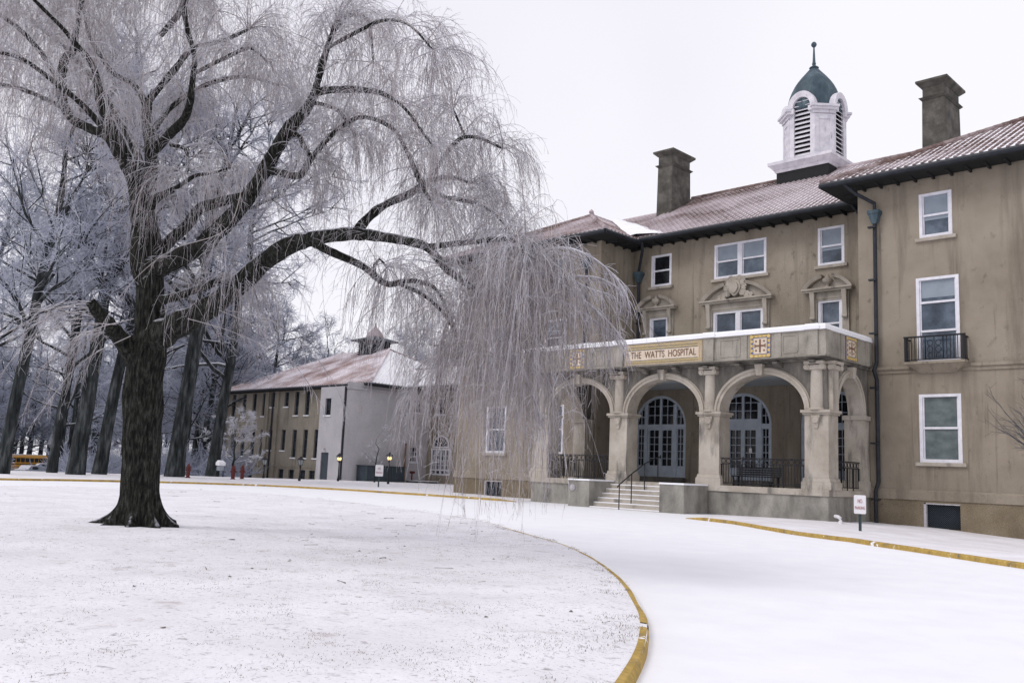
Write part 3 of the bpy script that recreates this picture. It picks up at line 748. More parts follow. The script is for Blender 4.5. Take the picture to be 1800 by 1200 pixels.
def door_unit(c, a, single):
    """arched door screen: double doors, sidelights and fanlight with glazing bars"""
    F = FRONT(CY); z0 = 1.55; rec = 0.16; b = MB(); h = 1.66
    def ztop(u): return DSP + h * math.sqrt(max(0, 1 - ((u - c) / a) ** 2))
    out, inn = arch_pts(c, a - 0.002, DSP, h - 0.002, 28), arch_pts(c, a - 0.15, DSP, h - 0.15, 28)
    for i in range(28):
        A, B_, C_, D_ = out[i], out[i + 1], inn[i + 1], inn[i]
        b.hull8([F.p(A[0], -rec, A[1]), F.p(D_[0], -rec, D_[1]), F.p(C_[0], -rec, C_[1]), F.p(B_[0], -rec, B_[1]),
                 F.p(A[0], -0.05, A[1]), F.p(D_[0], -0.05, D_[1]), F.p(C_[0], -0.05, C_[1]), F.p(B_[0], -0.05, B_[1])])
    for s in (-1, 1): b.lbox(F, *(sorted((c + s * (a - 0.002), c + s * (a - 0.15)))), -rec, -0.05, z0, DSP)
    md = 0.86                                                         # half width of the central pair
    for s in (-1, 1):
        u = c + s * (md + 0.12)
        b.lbox(F, u - 0.11, u + 0.11, -rec, -0.035, z0, ztop(u + s * 0.11) - 0.12)
    b.lbox(F, c - a + 0.15, c + a - 0.15, -rec, -0.045, DSP - 0.17, DSP + 0.05)          # transom
    if single: b.lbox(F, c - md - 0.01, c + md + 0.01, -rec, -0.042, DSP + 0.05, DSP + 0.30)
    def lights(u0, u1, za, zb, nu, nz_, stile=0.10, kick=0.0, arch=False):
        b.lbox(F, u0, u0 + stile, -rec, -0.07, za, zb); b.lbox(F, u1 - stile, u1, -rec, -0.07, za, zb)
        b.lbox(F, u0 + stile, u1 - stile, -rec, -0.072, za, za + max(stile, kick)); b.lbox(F, u0 + stile, u1 - stile, -rec, -0.072, zb - stile, zb)
        a0, a1, q0, q1 = u0 + stile, u1 - stile, za + max(stile, kick), zb - stile
        for k in range(1, nu): u = a0 + (a1 - a0) * k / nu; b.lbox(F, u - 0.016, u + 0.016, -rec + 0.01, -0.09, q0, q1)
        for k in range(1, nz_): z = q0 + (q1 - q0) * k / nz_; b.lbox(F, a0, a1, -rec + 0.012, -0.092, z - 0.016, z + 0.016)
    zt = DSP - 0.17
    lights(c - md, c - 0.004, z0, zt, 2, 5, 0.11, 0.62); lights(c + 0.004, c + md, z0, zt, 2, 5, 0.11, 0.62)
    for s in (-1, 1):
        e0, e1 = sorted((c + s * (md + 0.23), c + s * (a - 0.15)))
        lights(e0, e1, z0, zt, 2, 5, 0.05, 0.62)
        u = (e0 + e1) / 2
        b.lbox(F, u - 0.016, u + 0.016, -rec + 0.01, -0.09, DSP + 0.05, ztop(u + s * 0.02) - 0.14)
        for k in (1, 2):
            z = DSP + 0.05 + 0.42 * k; lim = a * math.sqrt(max(0, 1 - ((z - DSP) / h) ** 2)) - 0.15
            if lim > md + 0.25: b.lbox(F, *(sorted((c + s * (md + 0.23), c + s * lim))), -rec + 0.012, -0.092, z - 0.016, z + 0.016)
    zf = DSP + (0.30 if single else 0.05)
    b.lbox(F, c - 0.07, c + 0.07, -rec, -0.06, zf, ztop(c) - 0.14)
    for u in (c - md * 0.5, c + md * 0.5): b.lbox(F, u - 0.016, u + 0.016, -rec + 0.01, -0.09, zf, ztop(u) - 0.13)
    for k in (1, 2): z = zf + (6.0 - zf) * k / 3; b.lbox(F, c - md, c + md, -rec + 0.012, -0.092, z - 0.016, z + 0.016)
    d = b.build('door', M['door_paint'], HB)
    g = MB(); poly = [F.p(c + (a - 0.03), -rec - 0.01, 1.56)] + [F.p(u, -rec - 0.01, z) for u, z in arch_pts(c, a - 0.03, DSP, h - 0.03)] + [F.p(c - a + 0.03, -rec - 0.01, 1.56)]
    g.prism(poly, (0, 0.03, 0)); g.build('pane', M['dark_glass'], d)
    g = MB(); g.lbox(F, c - a - 0.1, c + a + 0.1, -0.2, 0.42, 1.27, 1.5); g.lbox(F, c - a + 0.01, c + a - 0.01, -0.2, 0.10, 1.502, 1.55); g.build('threshold', M['stone_dark'], d)
    g = MB(); g.lbox(F, c + 0.02, c + 0.06, -0.068, -0.02, 2.55, 2.75); g.build('handle', M['iron'], d)
    if single:
        g = MB(); g.lbox(F, c + 0.35, c + 0.52, -0.092, -0.084, 2.95, 3.2); g.build('paper_notice', M['sign_white'], d)
for i, (c, a) in enumerate(DOORS): door_unit(c, a, i == 1)

# ---- segmental pediments over the balcony windows
def pediment(u0, u1, z, rise, wu0, wu1, carto):
    F = FRONT(CY); b = MB(); c = (u0 + u1) / 2; hw = (u1 - u0) / 2
    for a, e in ((wu0 - 0.36, wu0 - 0.02), (wu1 + 0.02, wu1 + 0.36)):
        b.lbox(F, a, e, 0, 0.10, 7.2, z - 0.42); b.lbox(F, a + 0.06, e - 0.06, 0.1, 0.16, 9.75, z - 0.44)
        m_ = (a + e) / 2                                              # console bracket
        b.hull8([F.p(m_ - 0.09, 0, 9.55), F.p(m_ + 0.09, 0, 9.55), F.p(m_ + 0.09, 0.16, 9.6), F.p(m_ - 0.09, 0.16, 9.6), F.p(m_ - 0.12, 0, z - 0.02), F.p(m_ + 0.12, 0, z - 0.02), F.p(m_ + 0.12, 0.34, z - 0.02), F.p(m_ - 0.12, 0.34, z - 0.02)])
        for zz, rr in ((9.68, 0.08), (z - 0.25, 0.11)): b.tube([F.p(m_ - 0.13, 0.2, zz), F.p(m_ + 0.13, 0.2, zz)], rr, 10)
    b.lbox(F, wu0 - 0.36, wu1 + 0.36, 0, 0.085, z - 0.42, z - 0.10); b.lbox(F, wu0 - 0.02, wu1 + 0.02, 0, 0.05, z - 0.52, z - 0.421)
    b.lbox(F, u0 + 0.06, u1 - 0.06, 0, 0.33, z - 0.10, z); b.lbox(F, u0, u1, 0, 0.42, z + 0.003, z + 0.09)
    R_ = (hw * hw + rise * rise) / (2 * rise); zc = z + 0.09 + rise - R_; n = 22; th = math.asin(hw / R_)
    gap = 0.20 if not carto else 0.30
    pr, pi = [], []
    for i in range(n + 1):
        t = -th + 2 * th * i / n
        pr.append((c + R_ * math.sin(t), zc + R_ * math.cos(t))); pi.append((c + (R_ - 0.17) * math.sin(t) * 0.985, zc + (R_ - 0.17) * math.cos(t)))
    for i in range(n):
        if abs((i + 0.5) / n - 0.5) * 2 < gap: continue
        A, B_, C_, D_ = pr[i], pr[i + 1], pi[i + 1], pi[i]
        C_, D_ = (C_[0], max(C_[1], z + 0.05)), (D_[0], max(D_[1], z + 0.05))
        for d0, d1, k in ((0, 0.34, 1.0),):
            b.hull8([F.p(D_[0], d0, D_[1]), F.p(C_[0], d0, C_[1]), F.p(B_[0], d0, B_[1]), F.p(A[0], d0, A[1]), F.p(D_[0], d1, D_[1]), F.p(C_[0], d1, C_[1]), F.p(B_[0], d1 + 0.08, B_[1]), F.p(A[0], d1 + 0.08, A[1])])
    tym = [F.p(u, 0, zz) for u, zz in [(u0 + 0.15, z + 0.09)] + [(p[0], p[1] - 0.02) for p in pi[1:-1]] + [(u1 - 0.15, z + 0.09)]]
    b.prism(tym, (0, -0.07, 0))
    pd = b.build('pediment', M['stone'], HB)
    k = MB()
    if carto:                                                         # plain shield in a scrolled frame
        cz = z + 0.66; sh = [(c + 0.36 * math.cos(t) * (1 if math.sin(t) > 0 else 1 - 0.35 * abs(math.sin(t))), cz + 0.46 * math.sin(t)) for t in np.linspace(0, 2 * math.pi, 24, endpoint=False)]
        k.prism([F.p(u, 0.1, zz) for u, zz in sh], (0, -0.30, 0)); k.prism([F.p(c + (u - c) * 0.68, 0.38, cz + (zz - cz) * 0.68) for u, zz in sh], (0, -0.10, 0))
        for s in (-1, 1):
            for du, dz, rr in ((0.42, 0.32, 0.17), (0.52, 0.02, 0.14), (0.44, -0.26, 0.17), (0.70, -0.42, 0.15), (0.25, 0.50, 0.13), (0.95, -0.48, 0.10)):
                q = [F.p(c + s * du + rr * math.cos(t), 0.30, cz + dz + rr * math.sin(t)) for t in np.linspace(0, 2 * math.pi, 11)]
                k.tube(q, 0.06, 6, caps=False); k.tube([F.p(c + s * du, 0.12, cz + dz), F.p(c + s * du, 0.34, cz + dz)], rr * 0.75, 9)
        k.lbox(F, c - 0.2, c + 0.2, 0.05, 0.36, cz + 0.46, cz + 0.62)
    else:                                                             # small urn between the broken arcs
        base = F.p(c, 0.22, 0); z1 = z + 0.09
        k.lathe(base[0], base[1], [(0.16, z1), (0.16, z1 + 0.05), (0.07, z1 + 0.09), (0.08, z1 + 0.14), (0.22, z1 + 0.27), (0.25, z1 + 0.38), (0.24, z1 + 0.45), (0.13, z1 + 0.49), (0.10, z1 + 0.55), (0.04, z1 + 0.66)], 14)
    k.build('cartouche' if carto else 'urn', M['stone'], pd)
pediment(-27.5, -23.12, 11.06, 0.98, -26.82, -23.78, True)
pediment(-31.85, -29.12, 11.08, 0.70, -31.05, -29.75, False)
pediment(-21.48, -18.86, 11.08, 0.70, -20.78, -19.5, False)

# ---- eaves and roofs
OV = 1.2
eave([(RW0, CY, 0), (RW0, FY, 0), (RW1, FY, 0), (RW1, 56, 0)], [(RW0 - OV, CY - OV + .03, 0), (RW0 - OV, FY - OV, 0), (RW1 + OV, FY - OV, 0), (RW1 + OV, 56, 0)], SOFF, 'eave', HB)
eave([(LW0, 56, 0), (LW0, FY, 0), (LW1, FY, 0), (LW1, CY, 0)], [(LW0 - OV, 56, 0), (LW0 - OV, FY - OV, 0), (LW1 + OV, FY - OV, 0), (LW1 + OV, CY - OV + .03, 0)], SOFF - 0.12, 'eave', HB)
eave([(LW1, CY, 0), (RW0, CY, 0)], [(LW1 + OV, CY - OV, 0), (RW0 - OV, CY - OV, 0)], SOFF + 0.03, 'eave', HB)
ZE = SOFF + 0.22
def rp_(x, y): return (x, y, ZE + (y - (CY - OV)) * 0.555)
RY = 51.0; ZR = ZE + (RY - CY + OV) * 0.555
tile_roof([(LW1 - 1.3, CY - OV, ZE), (RW0 + 1.0, CY - OV, ZE), (RW0 + 1.0, RY, ZR), (LW1 - 1.3, RY, ZR)], (1, 0, 0), 'roof', HB)
bk = MB(); bk.quad((LW1 - 1.3, RY, ZR), (RW0 + 1.0, RY, ZR), (RW0 + 1, 60, ZE), (LW1 - 1.3, 60, ZE)); bk.build('rear_roof', M['tile'], HB)
ridge_tiles((LW1 - 1.2, RY, ZR + 0.06), (RW0 + 1.0, RY, ZR + 0.06), HB)
# lower ridge left of the chimney and the rear slopes
ZR2 = 19.45
tile_roof([(-46, 45.5, ZE + 1.9), (LW1 - 1.2, 45.5, ZE + 1.9), (LW1 - 1.2, RY, ZR2), (-46, RY, ZR2)], (1, 0, 0), 'roof', HB)
ridge_tiles((-46, RY, ZR2 + 0.06), (LW1 - 1.2, RY, ZR2 + 0.06), HB)
def wing_roof(x0, x1, z, zp, py, inner):
    a, b_, c = (x0 - OV, FY - OV, z), (x1 + OV, FY - OV, z), ((x0 + x1) / 2, py, zp)
    tile_roof([a, b_, c], (1, 0, 0), 'roof', HB)
    s = (zp - z) / ((x1 - x0) / 2 + OV)
    bk_ = 50.5
    tile_roof([b_, (x1 + OV, bk_, z), (c[0], bk_, zp), c], (0, 1, 0), 'roof', HB)
    tile_roof([(x0 - OV, bk_, z), a, c, (c[0], bk_, zp)], (0, 1, 0), 'roof', HB)
    up = np.array([0, 0, 0.07])
    for e in (a, b_): ridge_tiles(np.array(e) + up, np.array(c) + up, HB)
    ridge_tiles(np.array(c) + up, (c[0], bk_, zp + 0.07), HB)
    f = MB(); f.lathe(c[0], c[1], [(0.16, zp), (0.18, zp + 0.12), (0.10, zp + 0.18), (0.17, zp + 0.30), (0.12, zp + 0.42), (0.03, zp + 0.5)], 10); f.build('roof_finial', M['tile'], HB)
wing_roof(RW0, RW1, ZE, 18.75, 45.85, None)
wing_roof(LW0, LW1, ZE - 0.12, 18.42, 45.85, None)

v = MB(); rows = []
for i in range(23):                                                  # drifted snow filling the roof valley
    t = i / 22; z = ZE + 0.02 + t * 3.3
    xv, yv = LW1 + OV - 0.02 - (z - ZE + 0.12) / 0.535, CY - OV + (z - ZE) / 0.555
    wl = (0.7 + 0.25 * mnoise.noise(Vector((t * 6, 1, 0)))) * (1 - 0.5 * t); wr = (2.1 + 0.5 * mnoise.noise(Vector((t * 5, 4, 0)))) * (1 - 0.62 * t)
    rows.append([(xv, yv - wl, z + 0.05), (xv - 0.02, yv - wl * 0.5, z + 0.20), (xv, yv, z + 0.33), (xv + wr * 0.5, yv, z + 0.21), (xv + wr, yv, z + 0.05)])
for i in range(22):
    for j in range(4): v.quad(rows[i][j], rows[i][j + 1], rows[i + 1][j + 1], rows[i + 1][j])
v.build('valley_snow', M['snow'], HB, smooth=True)
# ---- chimneys
def chimney(x0, x1, y0, y1, zb, zt):
    b = MB(); cx, cy, hx, hy = (x0 + x1) / 2, (y0 + y1) / 2, (x1 - x0) / 2, (y1 - y0) / 2
    b.frustum(cx, cy, zb, zt - 1.05, hx + 0.06, hy + 0.06, hx, hy); b.frustum(cx, cy, zt - 1.05, zt - 0.93, hx + 0.03, hy + 0.03, hx + 0.15, hy + 0.15); b.frustum(cx, cy, zt - 0.93, zt - 0.87, hx + 0.15, hy + 0.15, hx + 0.02, hy + 0.02)
    b.frustum(cx, cy, zt - 0.87, zt - 0.34, hx - 0.02, hy - 0.02, hx - 0.02, hy - 0.02)
    b.frustum(cx, cy, zt - 0.34, zt - 0.12, hx, hy, hx + 0.24, hy + 0.24); b.frustum(cx, cy, zt - 0.12, zt, hx + 0.25, hy + 0.25, hx + 0.25, hy + 0.25)
    b.build('chimney', M['chimney'], HB)
chimney(-33.87, -32.79, 47.7, 49.8, 16.5, 22.5)
chimney(-17.22, -16.1, 48.0, 50.3, 16.5, 22.85)

# ---- cupola
KX, KY = -24.9, 51.4
b = MB(); b.box(KX - 1.65, KX + 1.65, KY - 1.65, KY + 1.65, 18.2, 20.2)
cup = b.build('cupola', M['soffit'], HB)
b = MB(); b.frustum(KX, KY, 20.15, 20.32, 1.70, 1.70, 1.78, 1.78); b.frustum(KX, KY, 20.32, 20.58, 1.80, 1.80, 2.02, 2.02); b.frustum(KX, KY, 20.58, 20.76, 2.05, 2.05, 2.05, 2.05)
A_, C_ = 1.62, 0.80                                                  # half width across flats, half length of a louvred side
octo = [(-C_, -A_), (C_, -A_), (A_, -C_), (A_, C_), (C_, A_), (-C_, A_), (-A_, C_), (-A_, -C_)]
DZ = 23.45
for k in (1, 3, 5, 7):                                               # canted corner panels
    p, q = octo[k], octo[(k + 1) % 8]
    P, Q = np.array([KX + p[0], KY + p[1], 0]), np.array([KX + q[0], KY + q[1], 0])
    t = (Q - P) / np.linalg.norm(Q - P); L = np.linalg.norm(Q - P); nn = np.array([t[1], -t[0], 0]); Fc = Frame(P, t, nn)
    b.lbox(Fc, 0, L, -0.18, 0, 20.76, DZ); b.lbox(Fc, 0.0, 0.24, 0.0, 0.05, 20.8, DZ - 0.05); b.lbox(Fc, L - 0.24, L, 0.0, 0.05, 20.8, DZ - 0.05)
    b.lbox(Fc, 0.24, L - 0.24, 0, 0.045, DZ - 0.35, DZ - 0.05); b.lbox(Fc, 0.24, L - 0.24, 0, 0.045, 20.8, 21.05)
    b.lbox(Fc, -0.10, L + 0.10, -0.2, 0.10, DZ + 0.003, DZ + 0.2); b.lbox(Fc, -0.20, L + 0.20, -0.2, 0.22, DZ + 0.203, DZ + 0.36); b.lbox(Fc, -0.27, L + 0.27, -0.2, 0.31, DZ + 0.363, DZ + 0.5)
for k in (0, 2, 4, 6):                                               # louvred sides with arched hoods
    p, q = octo[k], octo[(k + 1) % 8]
    P, Q = np.array([KX + p[0], KY + p[1], 0]), np.array([KX + q[0], KY + q[1], 0])
    t = (Q - P) / np.linalg.norm(Q - P); L = np.linalg.norm(Q - P); nn = np.array([t[1], -t[0], 0]); Fc = Frame(P, t, nn); c = L / 2
    b.lbox(Fc, 0, c - 0.52, -0.16, 0.0, 20.76, DZ + 0.5); b.lbox(Fc, c + 0.52, L, -0.16, 0.0, 20.76, DZ + 0.5)
    for s in (-1, 1):
        e = c + s * 0.66
        b.lbox(Fc, e - 0.2, e + 0.2, 0.0, 0.16, DZ + 0.2, DZ + 0.5)
    for i in range(16):                                              # arched hood
        t0, t1 = math.pi * i / 16, math.pi * (i + 1) / 16; zc = DZ + 0.55
        w = lambda r, t_: (c + r * math.cos(t_), zc + r * 1.12 * math.sin(t_))
        A, B_, C2, D2 = w(0.88, t0), w(0.88, t1), w(0.56, t1), w(0.56, t0)
        b.hull8([Fc.p(A[0], -0.5, A[1]), Fc.p(D2[0], -0.5, D2[1]), Fc.p(C2[0], -0.5, C2[1]), Fc.p(B_[0], -0.5, B_[1]), Fc.p(A[0], 0.14, A[1]), Fc.p(D2[0], 0.10, D2[1]), Fc.p(C2[0], 0.10, C2[1]), Fc.p(B_[0], 0.14, B_[1])])
    z = 20.95
    while z < DZ + 1.05:                                             # louvre slats
        hw = 0.53 if z < DZ + 0.55 else 0.53 * math.sqrt(max(0.02, 1 - ((z - DZ - 0.55) / 0.62) ** 2))
        b.hull8([Fc.p(c - hw, -0.02, z), Fc.p(c + hw, -0.02, z), Fc.p(c + hw, -0.16, z + 0.17), Fc.p(c - hw, -0.16, z + 0.17), Fc.p(c - hw, -0.02, z + 0.03), Fc.p(c + hw, -0.02, z + 0.03), Fc.p(c + hw, -0.16, z + 0.20), Fc.p(c - hw, -0.16, z + 0.20)])
        z += 0.285
b.build('lantern', M['weathered_white'], cup)
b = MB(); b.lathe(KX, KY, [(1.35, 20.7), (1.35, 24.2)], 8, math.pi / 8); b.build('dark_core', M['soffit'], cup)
b = MB()
prof = [(1.62, 23.93), (1.62, 24.15), (1.60, 24.45), (1.55, 24.8), (1.47, 25.12), (1.35, 25.45), (1.19, 25.78), (1.00, 26.08), (0.79, 26.36), (0.55, 26.64), (0.36, 26.87), (0.23, 27.02), (0.16, 27.1)]
b.lathe(KX, KY, prof, 32)
for k in (0, 2, 4, 6):                                               # copper roofs behind the hoods
    an = -math.pi / 2 + k * math.pi / 4
    d = np.array([math.cos(an), math.sin(an), 0]); t = np.array([-d[1], d[0], 0]); c0 = np.array([KX, KY, DZ + 0.55])
    ring0 = [c0 + d * 1.55 + t * 0.85 * math.cos(q) + np.array([0, 0, 0.95 * math.sin(q)]) for q in np.linspace(0, math.pi, 12)]
    ring1 = [c0 + d * 0.6 + t * 0.80 * math.cos(q) + np.array([0, 0, 0.95 * math.sin(q)]) for q in np.linspace(0, math.pi, 12)]
    for i in range(11): b.quad(ring0[i], ring0[i + 1], ring1[i + 1], ring1[i])
b.build('dome', M['copper'], cup, smooth=True)
b = MB(); b.lathe(KX, KY, [(0.27, 27.02), (0.30, 27.07), (0.24, 27.13), (0.11, 27.2), (0.10, 27.3), (0.13, 27.33), (0.10, 27.4), (0.085, 27.55), (0.05, 28.3), (0.045, 28.42), (0.10, 28.46), (0.165, 28.56), (0.165, 28.66), (0.10, 28.76), (0.03, 28.8)], 14)
b.build('finial', M['copper'], cup, smooth=True)

# ---- drainpipes
def drainpipe(pts, hopper, F=None):
    b = MB(); b.tube(pts, 0.085, 10)
    lo, hi = pts[-1][2], hopper[2] if hopper else pts[-2][2]
    x, y = pts[-2][0], pts[-2][1]
    z = lo + 1.2
    while z < hi - 0.5: b.box(x - 0.17, x + 0.17, y - 0.10, y + 0.10, z, z + 0.07); z += 2.4
    o = b.build('drainpipe', M['drain'], HB)
    if hopper:
        h = MB(); h.frustum(hopper[0], hopper[1], hopper[2] - 0.45, hopper[2], 0.10, 0.10, 0.24, 0.19); h.frustum(hopper[0], hopper[1], hopper[2] + 0.002, hopper[2] + 0.16, 0.26, 0.21, 0.26, 0.21)
        h.build('hopper', M['copper'], o)
drainpipe([(-17.45, 38.9, 14.9), (-17.1, 39.3, 14.5), (-16.45, 39.8, 14.05), (-16.45, 39.8, 13.3), (-16.45, 39.8, 6.9), (-16.52, 39.68, 6.5), (-16.45, 39.8, 6.1), (-16.45, 39.82, 1.7), (-16.52, 39.68, 1.3), (-16.52, 39.7, -0.3)], (-16.45, 39.8, 13.55))
drainpipe([(-30.9, 42.1, 14.9), (-31.1, 42.4, 14.4), (-31.75, 42.95, 13.3), (-31.75, 43.0, 13.0), (-31.75, 43.05, 6.7)], (-31.75, 43.0, 13.2))
drainpipe([(-33.9, 38.9, 14.8), (-33.5, 39.4, 14.4), (-33.1, 39.8, 13.9), (-33.1, 39.8, 13.2), (-33.1, 39.8, 6.0), (-33.1, 39.8, -0.2)], (-33.1, 39.8, 13.5))
drainpipe([(-18.45, 41.9, 14.9), (-18.2, 42.4, 14.4), (-17.55, 42.95, 13.3), (-17.5, 43.0, 12.8), (-17.5, 43.05, 6.7)], (-17.55, 42.95, 13.0))

# ------------------------------------------------------------------ arched porch
PX0, PX1, PY = -33.1, -16.85, 35.85          # podium sides and front face of the piers
PIERS = [-32.62, -27.53, -22.43, -17.36]
PW, PD = 0.52, 0.92                          # half width and depth of a pier
FLOOR = 1.26
b = MB()
b.box(PX0, PX1, PY, FY - 0.12, -1.0, 1.0); b.box(LW1 + 0.12, RW0 - 0.12, FY - 0.12, CY - 0.003, -1.0, 1.0)
porch = b.build('porch', M['concrete'], HB)
b = MB(); b.box(PX0 - 0.06, PX1 + 0.06, PY - 0.06, FY - 0.115, 1.003, FLOOR); b.box(LW1 + 0.115, RW0 - 0.115, FY - 0.115, CY - 0.003, 1.003, FLOOR); b.build('floor', M['stone'], porch)
for i, c in enumerate(PIERS):
    for (y0, y1) in ((PY, PY + PD),):
        b = MB()
        b.box(c - PW - 0.12, c + PW + 0.12, y0 - 0.10 + 0.06, y1 + 0.08, FLOOR, FLOOR + 0.30)
        b.hull8([(c - PW - 0.08, y0 - 0.02, FLOOR + 0.303), (c + PW + 0.08, y0 - 0.02, FLOOR + 0.303), (c + PW + 0.08, y1 + 0.05, FLOOR + 0.303), (c - PW - 0.08, y1 + 0.05, FLOOR + 0.303),
                 (c - PW - 0.04, y0 + 0.01, FLOOR + 0.46), (c + PW + 0.04, y0 + 0.01, FLOOR + 0.46), (c + PW + 0.04, y1 + 0.03, FLOOR + 0.46), (c - PW - 0.04, y1 + 0.03, FLOOR + 0.46)])
        b.box(c - PW, c + PW, y0 + 0.04, y1, FLOOR + 0.463, 4.30)
        b.box(c - PW - 0.07, c + PW + 0.07, y0 - 0.02, y1 + 0.06, 4.303, 4.38); b.box(c - PW - 0.13, c + PW + 0.13, y0 - 0.08, y1 + 0.10, 4.383, 4.50)
        # carved pendant below the impost
        F = FRONT(y0 + 0.04)
        b.hull8([F.p(c - 0.06, 0, 3.72), F.p(c + 0.06, 0, 3.72), F.p(c + 0.06, 0.05, 3.74), F.p(c - 0.06, 0.05, 3.74), F.p(c - 0.20, 0, 4.28), F.p(c + 0.20, 0, 4.28), F.p(c + 0.20, 0.11, 4.28), F.p(c - 0.20, 0.11, 4.28)])
        b.tube([F.p(c, 0.02, 4.1), F.p(c, 0.13, 4.1)], 0.15, 10)
        b.build('pier', M['stone'], porch)
        # half column above with volute capital
        b = MB(); n = 9
        yb = y0 + 0.10
        for z0, z1, r0, r1 in ((4.503, 4.60, 0.33, 0.30), (4.60, 6.16, 0.275, 0.245)):
            pr0 = [(c + r0 * math.cos(math.pi * k / n), yb - r0 * 0.8 * math.sin(math.pi * k / n), z0) for k in range(n + 1)]
            pr1 = [(c + r1 * math.cos(math.pi * k / n), yb - r1 * 0.8 * math.sin(math.pi * k / n), z1) for k in range(n + 1)]
            for k in range(n): b.quad(pr0[k], pr1[k], pr1[k + 1], pr0[k + 1])
            b.quad(*reversed(pr0)); b.quad(*pr1)
        F = FRONT(yb)
        b.lbox(F, c - 0.30, c + 0.30, -0.1, 0.25, 6.16, 6.34); b.lbox(F, c - 0.42, c + 0.42, -0.1, 0.34, 6.38, 6.50)
        for s in (-1, 1): b.tube([F.p(c + s * 0.33, 0.0, 6.27), F.p(c + s * 0.33, 0.29, 6.27)], 0.125, 12); b.tube([F.p(c + s * 0.33, 0.28, 6.27), F.p(c + s * 0.33, 0.32, 6.27)], 0.06, 8)
        b.build('column', M['stone'], porch)
# side columns at the corners
for s, X in ((1, PX1), (-1, PX0)):
    Fs = EAST(X) if s > 0 else WEST(X)
    b = MB(); u = PY + 0.46
    b.lbox(Fs, u - 0.27, u + 0.27, -0.1, 0.14, 4.503, 6.16); b.lbox(Fs, u - 0.30, u + 0.30, -0.1, 0.22, 6.16, 6.34); b.lbox(Fs, u - 0.42, u + 0.42, -0.1, 0.30, 6.38, 6.50)
    for k in (-1, 1): b.tube([Fs.p(u + k * 0.33, 0.0, 6.27), Fs.p(u + k * 0.33, 0.27, 6.27)], 0.125, 12)
    b.build('column', M['stone'], porch)
    b = MB(); b.lbox(Fs, 39.15, FY - 0.12, -0.8, 0.0, FLOOR, 4.30); b.lbox(Fs, 39.05, FY - 0.12, -0.85, 0.09, 4.303, 4.50); b.lbox(Fs, 39.05, FY - 0.12, -0.85, 0.06, FLOOR + 0.003, FLOOR + 0.42)
    b.build('pier', M['stone'], porch)

def arcade(F, spans, u0, u1, th, zs, rises, ztop, name, d=0.0):
    """wall above the piers with elliptical arches, moulded archivolts and keystones"""
    b = MB(); n = 26; us = u0
    for (a, e), h in zip(spans, rises):
        r = MB()
        c, hw = (a + e) / 2, (e - a) / 2
        if a > us: b.lbox(F, us, a, d - th, d, zs, ztop)
        pts = [(c - hw * math.cos(math.pi * i / n), zs + h * math.sin(math.pi * i / n)) for i in range(n + 1)]
        for i in range(n):
            (p, z1), (q, z2) = pts[i], pts[i + 1]
            b.quad(F.p(p, d, z1), F.p(q, d, z2), F.p(q, d, ztop), F.p(p, d, ztop)); b.quad(F.p(q, d - th, z2), F.p(p, d - th, z1), F.p(p, d - th, ztop), F.p(q, d - th, ztop))
            r.quad(F.p(p, d - th - 0.003, z1 - 0.003), F.p(q, d - th - 0.003, z2 - 0.003), F.p(q, d, z2 - 0.003), F.p(p, d, z1 - 0.003))
        for (ri, ro, dd) in ((0.0, 0.15, 0.07), (0.15, 0.25, 0.12), (0.25, 0.30, 0.05)):
            def ring(k, x): return (c - (hw + x) * math.cos(math.pi * k / n), zs + (h + x) * math.sin(math.pi * k / n))
            for i in range(n):
                A, B_, C_, D_ = ring(i, ri), ring(i + 1, ri), ring(i + 1, ro), ring(i, ro)
                r.hull8([F.p(A[0], d - 0.02, A[1]), F.p(B_[0], d - 0.02, B_[1]), F.p(C_[0], d - 0.02, C_[1]), F.p(D_[0], d - 0.02, D_[1]),
                         F.p(A[0], d + dd, A[1]), F.p(B_[0], d + dd, B_[1]), F.p(C_[0], d + dd, C_[1]), F.p(D_[0], d + dd, D_[1])])
        r.hull8([F.p(c - 0.13, d, zs + h - 0.06), F.p(c + 0.13, d, zs + h - 0.06), F.p(c + 0.13, d + 0.22, zs + h - 0.06), F.p(c - 0.13, d + 0.22, zs + h - 0.06),
                 F.p(c - 0.19, d, zs + h + 0.42), F.p(c + 0.19, d, zs + h + 0.42), F.p(c + 0.19, d + 0.27, zs + h + 0.42), F.p(c - 0.19, d + 0.27, zs + h + 0.42)])
        r.build('archivolt', M['stone'], porch)
        us = e
    if u1 > us: b.lbox(F, us, u1, d - th, d, zs, ztop)
    b.build(name, M['stone_dark'], porch)
gaps = [(PIERS[i] + PW, PIERS[i + 1] - PW) for i in range(3)]
arcade(FRONT(PY + 0.10), gaps, PX0 + 0.05, PX1 - 0.05, 0.72, 4.50, [1.58] * 3, 6.52, 'spandrel_wall')
for s, X in ((1, PX1), (-1, PX0)):
    arcade(EAST(X - 0.03) if s > 0 else WEST(X + 0.03), [(PY + PD, 39.15)], PY + 0.82, FY - 0.125, 0.6, 4.50, [1.52], 6.52, 'spandrel_wall')
